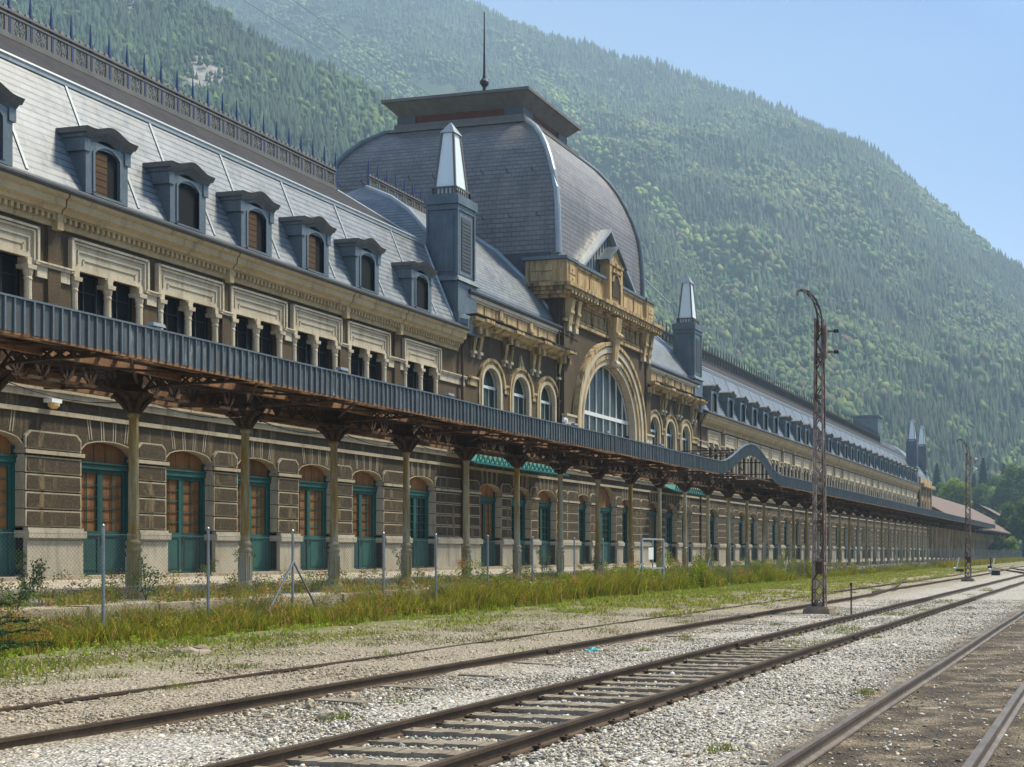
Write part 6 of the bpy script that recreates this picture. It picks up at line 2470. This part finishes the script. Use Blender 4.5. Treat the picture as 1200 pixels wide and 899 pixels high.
def along(P, a, b, wd):
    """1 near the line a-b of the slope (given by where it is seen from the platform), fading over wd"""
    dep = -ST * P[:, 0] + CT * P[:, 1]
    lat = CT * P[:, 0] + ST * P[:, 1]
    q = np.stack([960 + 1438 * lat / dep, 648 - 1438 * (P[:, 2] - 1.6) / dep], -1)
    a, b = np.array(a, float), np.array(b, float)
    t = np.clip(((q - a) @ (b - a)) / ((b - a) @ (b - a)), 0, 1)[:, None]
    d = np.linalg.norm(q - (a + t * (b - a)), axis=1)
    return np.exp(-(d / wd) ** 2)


def forest(name, P, V_, seed, hmin, hmax, dec_frac, pal_c, pal_d, lines=()):
    """conifers as two stacked ragged cones, broadleaf crowns as lumpy octahedra; one mesh"""
    g = np.random.default_rng(seed)
    # natural clearings and gullies
    gapn = np.array([mnoise.noise(Vector((p[0] * 0.02, p[1] * 0.02, seed + 40))) + 0.7 * mnoise.noise(Vector((p[0] * 0.006, p[1] * 0.006, seed + 50))) for p in P])
    k = gapn > -0.62 + g.normal(0, 0.08, len(P))
    P, V_, gapn = P[k], V_[k], gapn[k]
    n = len(P)
    patch = np.array([mnoise.noise(Vector((p[0] * 0.009, p[1] * 0.009, p[2] * 0.009 + seed))) + 0.6 * mnoise.noise(Vector((p[0] * 0.03, p[1] * 0.03, seed))) for p in P])
    pd = np.clip(dec_frac(V_) + patch * 0.9, 0.02, 0.95)
    sun_gully = np.zeros(n)  # weight for the painted sunlit patch and the light-green gullies
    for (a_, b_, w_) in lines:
        sun_gully = np.maximum(sun_gully, along(P, a_, b_, w_))
    pd = np.maximum(pd, sun_gully * 0.9)
    isd = g.uniform(0, 1, n) < pd
    H = (hmin + (hmax - hmin) * g.beta(2, 2.6, n)) * np.clip(1 + 0.45 * gapn, 0.6, 1.5)
    VV, FF, TT = [], [], []
    base = 0
    # conifers
    C = P[~isd]
    Hc = H[~isd]
    m = len(C)
    K = 6
    ring = np.linspace(0, 2 * PI, K, endpoint=False)
    vs, fs = [], []
    for (zb, zt, r) in ((0.08, 0.62, 0.21), (0.34, 1.0, 0.145)):
        rr_ = r * Hc[:, None] * g.uniform(0.65, 1.3, (m, K))
        a = ring[None] + g.uniform(0, 1, (m, 1))
        vs.append(np.stack([C[:, 0:1] + rr_ * np.cos(a), C[:, 1:2] + rr_ * np.sin(a), C[:, 2:3] + Hc[:, None] * (zb + g.uniform(-0.05, 0.05, (m, K)))], -1))
        vs.append(np.stack([C[:, 0] , C[:, 1], C[:, 2] + Hc * zt], -1)[:, None, :])
    A = np.concatenate(vs, 1)
    f = []
    for o_ in (0, K + 1):
        f += [[o_ + k, o_ + (k + 1) % K, o_ + K] for k in range(K)]
    f = np.array(f)
    FF.append((f[None] + (np.arange(m) * A.shape[1])[:, None, None]).reshape(-1, 3))
    VV.append(A.reshape(-1, 3))
    pal_c = np.array(pal_c)
    t = pal_c[g.integers(0, len(pal_c), m)] * g.uniform(0.65, 1.4, (m, 1)) * np.clip(1 + 0.9 * patch[~isd], 0.35, 2.2)[:, None]
    TT.append(np.repeat(t, A.shape[1], axis=0))
    base = m * A.shape[1]
    # broadleaf
    D = P[isd]
    Hd = H[isd] * 0.8
    m = len(D)
    S8 = np.array([[1, 0, 0], [0.6, 0.75, .1], [-0.1, 1, 0], [-.8, .6, .1], [-1, 0, 0], [-.6, -.8, 0], [0, -1, .1], [.7, -.7, 0], [.5, 0, .7], [-.2, .55, .75], [-.25, -.5, .7], [0, 0, 1.0], [0, 0, -0.8]], float)
    fq = [[0, 1, 8], [1, 2, 9], [2, 3, 9], [3, 4, 9], [4, 5, 10], [5, 6, 10], [6, 7, 8], [7, 0, 8], [1, 9, 8], [4, 10, 9], [6, 8, 10], [8, 9, 11], [9, 10, 11], [10, 8, 11]]
    fq += [[(k + 1) % 8, k, 12] for k in range(8)]
    A = S8[None] * g.uniform(0.65, 1.3, (m, 13, 1)) * (Hd * 0.40)[:, None, None] * np.array([0.95, 0.95, 1.15])
    A = A + D[:, None, :] + np.stack([0 * Hd, 0 * Hd, Hd * 0.55], -1)[:, None, :]
    FF.append((np.array(fq)[None] + base + (np.arange(m) * 13)[:, None, None]).reshape(-1, 3))
    VV.append(A.reshape(-1, 3))
    pal_d = np.array(pal_d)
    t = pal_d[g.integers(0, len(pal_d), m)] * g.uniform(0.65, 1.35, (m, 1)) * (1 + 0.6 * sun_gully[isd])[:, None]  # crowns brightened near the lines: painted sunlight, paler gully green
    brn = g.uniform(0, 1, m) < 0.015
    t[brn] = np.array([0.14, 0.075, 0.045])
    TT.append(np.repeat(t, 13, axis=0))
    o = raw_mesh(name, np.concatenate(VV), np.concatenate(FF), 'foliage_far', np.clip(np.concatenate(TT), 0.004, 0.9))
    o['kind'] = 'stuff'
    return o


RIDGE = [(-300, -28), (0, -28), (200, -28), (400, -26), (520, -8), (537, 0), (560, 10), (577, 20), (600, 32), (640, 43), (700, 60), (740, 72), (783, 85), (830, 101), (875, 114), (910, 128), (950, 147),
         (995, 167), (1033, 185), (1058, 206), (1088, 231), (1121, 260), (1142, 281), (1170, 301), (1200, 319), (1260, 365), (1340, 430), (1450, 500), (1650, 560), (2000, 590), (2600, 610)]
MT = Slope('mountain', RIDGE, lambda x: 2000 - 0.55 * min(max(x, 0), 1250), lambda x: 540, 0, 230, 90, 62, 1.7, 1.08,
           rocks=((732, 112, 13), (1196, 450, 26), (1206, 480, 30), (700, 95, 6)))
SPUR = [(-900, -60), (-500, -60), (0, -60), (120, -36), (180, -12), (220, 0), (267, 25), (323, 57), (367, 79), (400, 97), (433, 115), (467, 135), (520, 175), (600, 240), (690, 330), (780, 430), (860, 520), (920, 590), (960, 640)]
SP = Slope('mountain_spur', SPUR, lambda x: 820 - 0.15 * min(max(x, 0), 1500), lambda x: 330, 0, 150, 70, 14, 5.2, 1.0,
           rocks=((238, 80, 26), (385, 165, 20), (350, 158, 10), (150, 20, 14)))
# low wooded rib in front of the main face, ending in a bright gully
RIB = [(560, 190), (640, 200), (700, 215), (760, 262), (820, 318), (880, 372), (940, 432), (1010, 500), (1080, 560), (1150, 610), (1220, 645)]
RB = Slope('mountain_rib', RIB, lambda x: 1020 - 0.1 * x, lambda x: 480, 0, 110, 50, 16, 9.3, 1.0)

CON = [(0.020, 0.048, 0.026), (0.030, 0.066, 0.030), (0.014, 0.034, 0.022), (0.050, 0.090, 0.034), (0.045, 0.055, 0.035), (0.026, 0.050, 0.034)]
DEC = [(0.065, 0.11, 0.024), (0.10, 0.145, 0.03), (0.05, 0.09, 0.024), (0.13, 0.155, 0.035), (0.085, 0.085, 0.035)]
P, vv = MT.sample(190000, 1)
forest('forest', P, vv, 2, 6.5, 16, lambda v: 0.42 - 0.42 * v, CON, DEC, (((330, 5), (490, 112), 26), ((690, 175), (880, 352), 13), ((600, 60), (720, 200), 12)))  # first line: sunlit patch painted in with brighter broadleaf trees
P, vv = SP.sample(52000, 3)
forest('forest', P, vv, 4, 5, 12, lambda v: 0.10 + 0 * v, [(0.016, 0.042, 0.022), (0.024, 0.055, 0.028), (0.032, 0.07, 0.032)], DEC[:3])
P, vv = RB.sample(26000, 5)
forest('forest', P, vv, 6, 6, 12, lambda v: 0.36 - 0.1 * v, CON, DEC)

# ---- nearer trees at the valley end, each one a thing
def tree_proto(kind, seed, h):
    rr = random.Random(seed)
    m = MB()
    if kind == 'conifer':
        m.tube([(0, 0, -0.5), (0.1, 0, h * 0.5), (0, 0, h * 0.95)], [h * 0.022, h * 0.013, 0.04], 7)
        P, F, T = conifer_mesh(h, h * 0.20, 5200, [(0.022, 0.055, 0.022), (0.035, 0.075, 0.03), (0.05, 0.09, 0.035)], seed, h * 0.075)
    else:
        cs, rs = [], []
        m.tube([(0, 0, -0.5), (0.2, 0.1, h * 0.25), (0.1, 0, h * 0.5)], [h * 0.03, h * 0.022, h * 0.012], 8)
        for k in range(11):
            a = rr.uniform(0, 6.3)
            rad = h * rr.uniform(0.12, 0.30)
            q = Vector((math.cos(a) * rad, math.sin(a) * rad, h * rr.uniform(0.38, 0.90)))
            if q.z > h * 0.75:
                q.x *= 0.6
                q.y *= 0.6
            m.tube([(0.1, 0, h * 0.3), q * 0.6 + Vector((0, 0, h * 0.12)), q], [h * 0.012, h * 0.007, h * 0.003], 5)
            cs.append(q)
            rs.append(h * rr.uniform(0.11, 0.18))
        pal = {'bright': [(0.20, 0.29, 0.03), (0.26, 0.34, 0.05), (0.14, 0.22, 0.03)], 'green': [(0.08, 0.15, 0.025), (0.11, 0.19, 0.03), (0.06, 0.12, 0.022)]}[kind]
        P, F, T = leaf_cloud('c', cs, rs, 6500, h * 0.05, pal, seed)
    root = bpy.data.objects.new({'conifer': 'conifer_tree'}.get(kind, 'broadleaf_tree'), None)
    COL.objects.link(root)
    WORLD[root.name] = Vector((0, 0, 0))
    m.build('trunk', 'bark', root)
    raw_mesh('crown', P, F, 'foliage', T, root)
    return root


def tag_tree(o, lab, g):
    return tag(o, lab, 'tree', g)


protos = {k: tree_proto(k, s, h) for k, s, h in (('conifer', 3, 18.0), ('bright', 5, 14.0), ('green', 8, 13.0))}
TREES = [('bright', 1124, 620, 345, 1.05, 'bright yellow-green rounded tree just above the brown shed roof'),
         ('bright', 1163, 618, 420, 1.0, 'lighter green tree between the second mast and the open shed'),
         ('bright', 1196, 585, 470, 1.5, 'pale green treetop at the right edge above the open shed'),
         ('conifer', 1098, 600, 430, 1.1, 'dark pointed conifer left of the bright tree'),
         ('conifer', 1152, 600, 440, 1.25, 'dark pointed conifer behind the second mast'),
         ('conifer', 1141, 596, 455, 1.0, 'slim dark conifer rising left of the second mast'),
         ('conifer', 1176, 590, 480, 1.3, 'tall dark conifer above the open shed roof'),
         ('conifer', 1085, 590, 470, 1.0, 'dark conifer just right of the end lantern towers'),
         ('green', 1182, 640, 300, 0.9, 'dark leafy tree standing under the open shed at the right edge'),
         ('green', 1200, 640, 290, 1.1, 'large dark green bushy tree cut by the right edge'),
         ('green', 1108, 615, 390, 1.1, 'mid green leafy tree behind the shed ridge'),
         ('green', 1150, 620, 400, 1.2, 'mid green leafy tree at the right of the rusty roof'),
         ('green', 1170, 612, 430, 1.3, 'bluish green leafy tree over the open shed ridge'),
         ('green', 1190, 612, 400, 1.5, 'broad dark tree beside the open shed ridge near the right edge'),
         ('bright', 1185, 648, 262, 0.35, 'low bright bush at the right end of the fence'),
         ('green', 1170, 648, 262, 0.4, 'low dark bush beside the fence end')]
used = set()
for kind, px, py, t, s, lab in TREES:
    src = protos[kind]
    o = src if kind not in used else dup(src)
    used.add(kind)
    q = at(px, py, t)
    o.location = (q.x, q.y, min(q.z, 14) - 1.0 if t > 290 else 0)
    o.scale = (s, s, s)
    o.rotation_euler = (0, 0, px * 0.7)
    tag_tree(o, lab, 'trees at the valley end')

# ---- power lines crossing the upper left
for (p0_, p1_, t0, t1, lab) in (((180, -70), (467, 113), 420, 560, 'thin power line crossing the upper left in front of the mountain, the lower one'), ((250, -70), (495, 106), 430, 560, 'thin power line crossing the upper left in front of the mountain, the upper one')):
    m = MB()
    a, b = at(*p0_, t0), at(*p1_, t1)
    a, b = a + (a - b) * 1.0, b + (b - a) * 0.8
    m.tube([a.lerp(b, k / 16) - Vector((0, 0, 6 * 4 * (k / 16) * (1 - k / 16))) + Vector((0, 0, 5)) for k in range(17)], 0.10, 5)
    o = m.build('power_line', 'iron_black')
    tag(o, lab, 'power line', 'power lines over the valley')
m = MB()
m.tube([at(740, 312, 150), at(785, 356, 150)], 0.10, 5)
o = m.build('guy_cable', 'galvanised')
tag(o, 'short pale cable slanting down behind the right side of the dome', 'cable')

# ================================================================== AIR
m = MB()
m.box(-2550, 1700, -950, 2480, -2.0, 1020)
hz = m.build('haze', 'dark_void')
hm = bpy.data.materials.new('haze_air')
hm.use_nodes = True
nt = hm.node_tree
nt.nodes.remove(nt.nodes['Principled BSDF'])
pv = nt.nodes.new('ShaderNodeVolumePrincipled')
pv.inputs['Color'].default_value = (0.50, 0.76, 1.0, 1)
pv.inputs['Density'].default_value = 0.00050
pv.inputs['Anisotropy'].default_value = 0.3
nt.links.new(pv.outputs[0], nt.nodes['Material Output'].inputs['Volume'])
hz.data.materials.clear()
hz.data.materials.append(hm)
hz['kind'] = 'stuff'
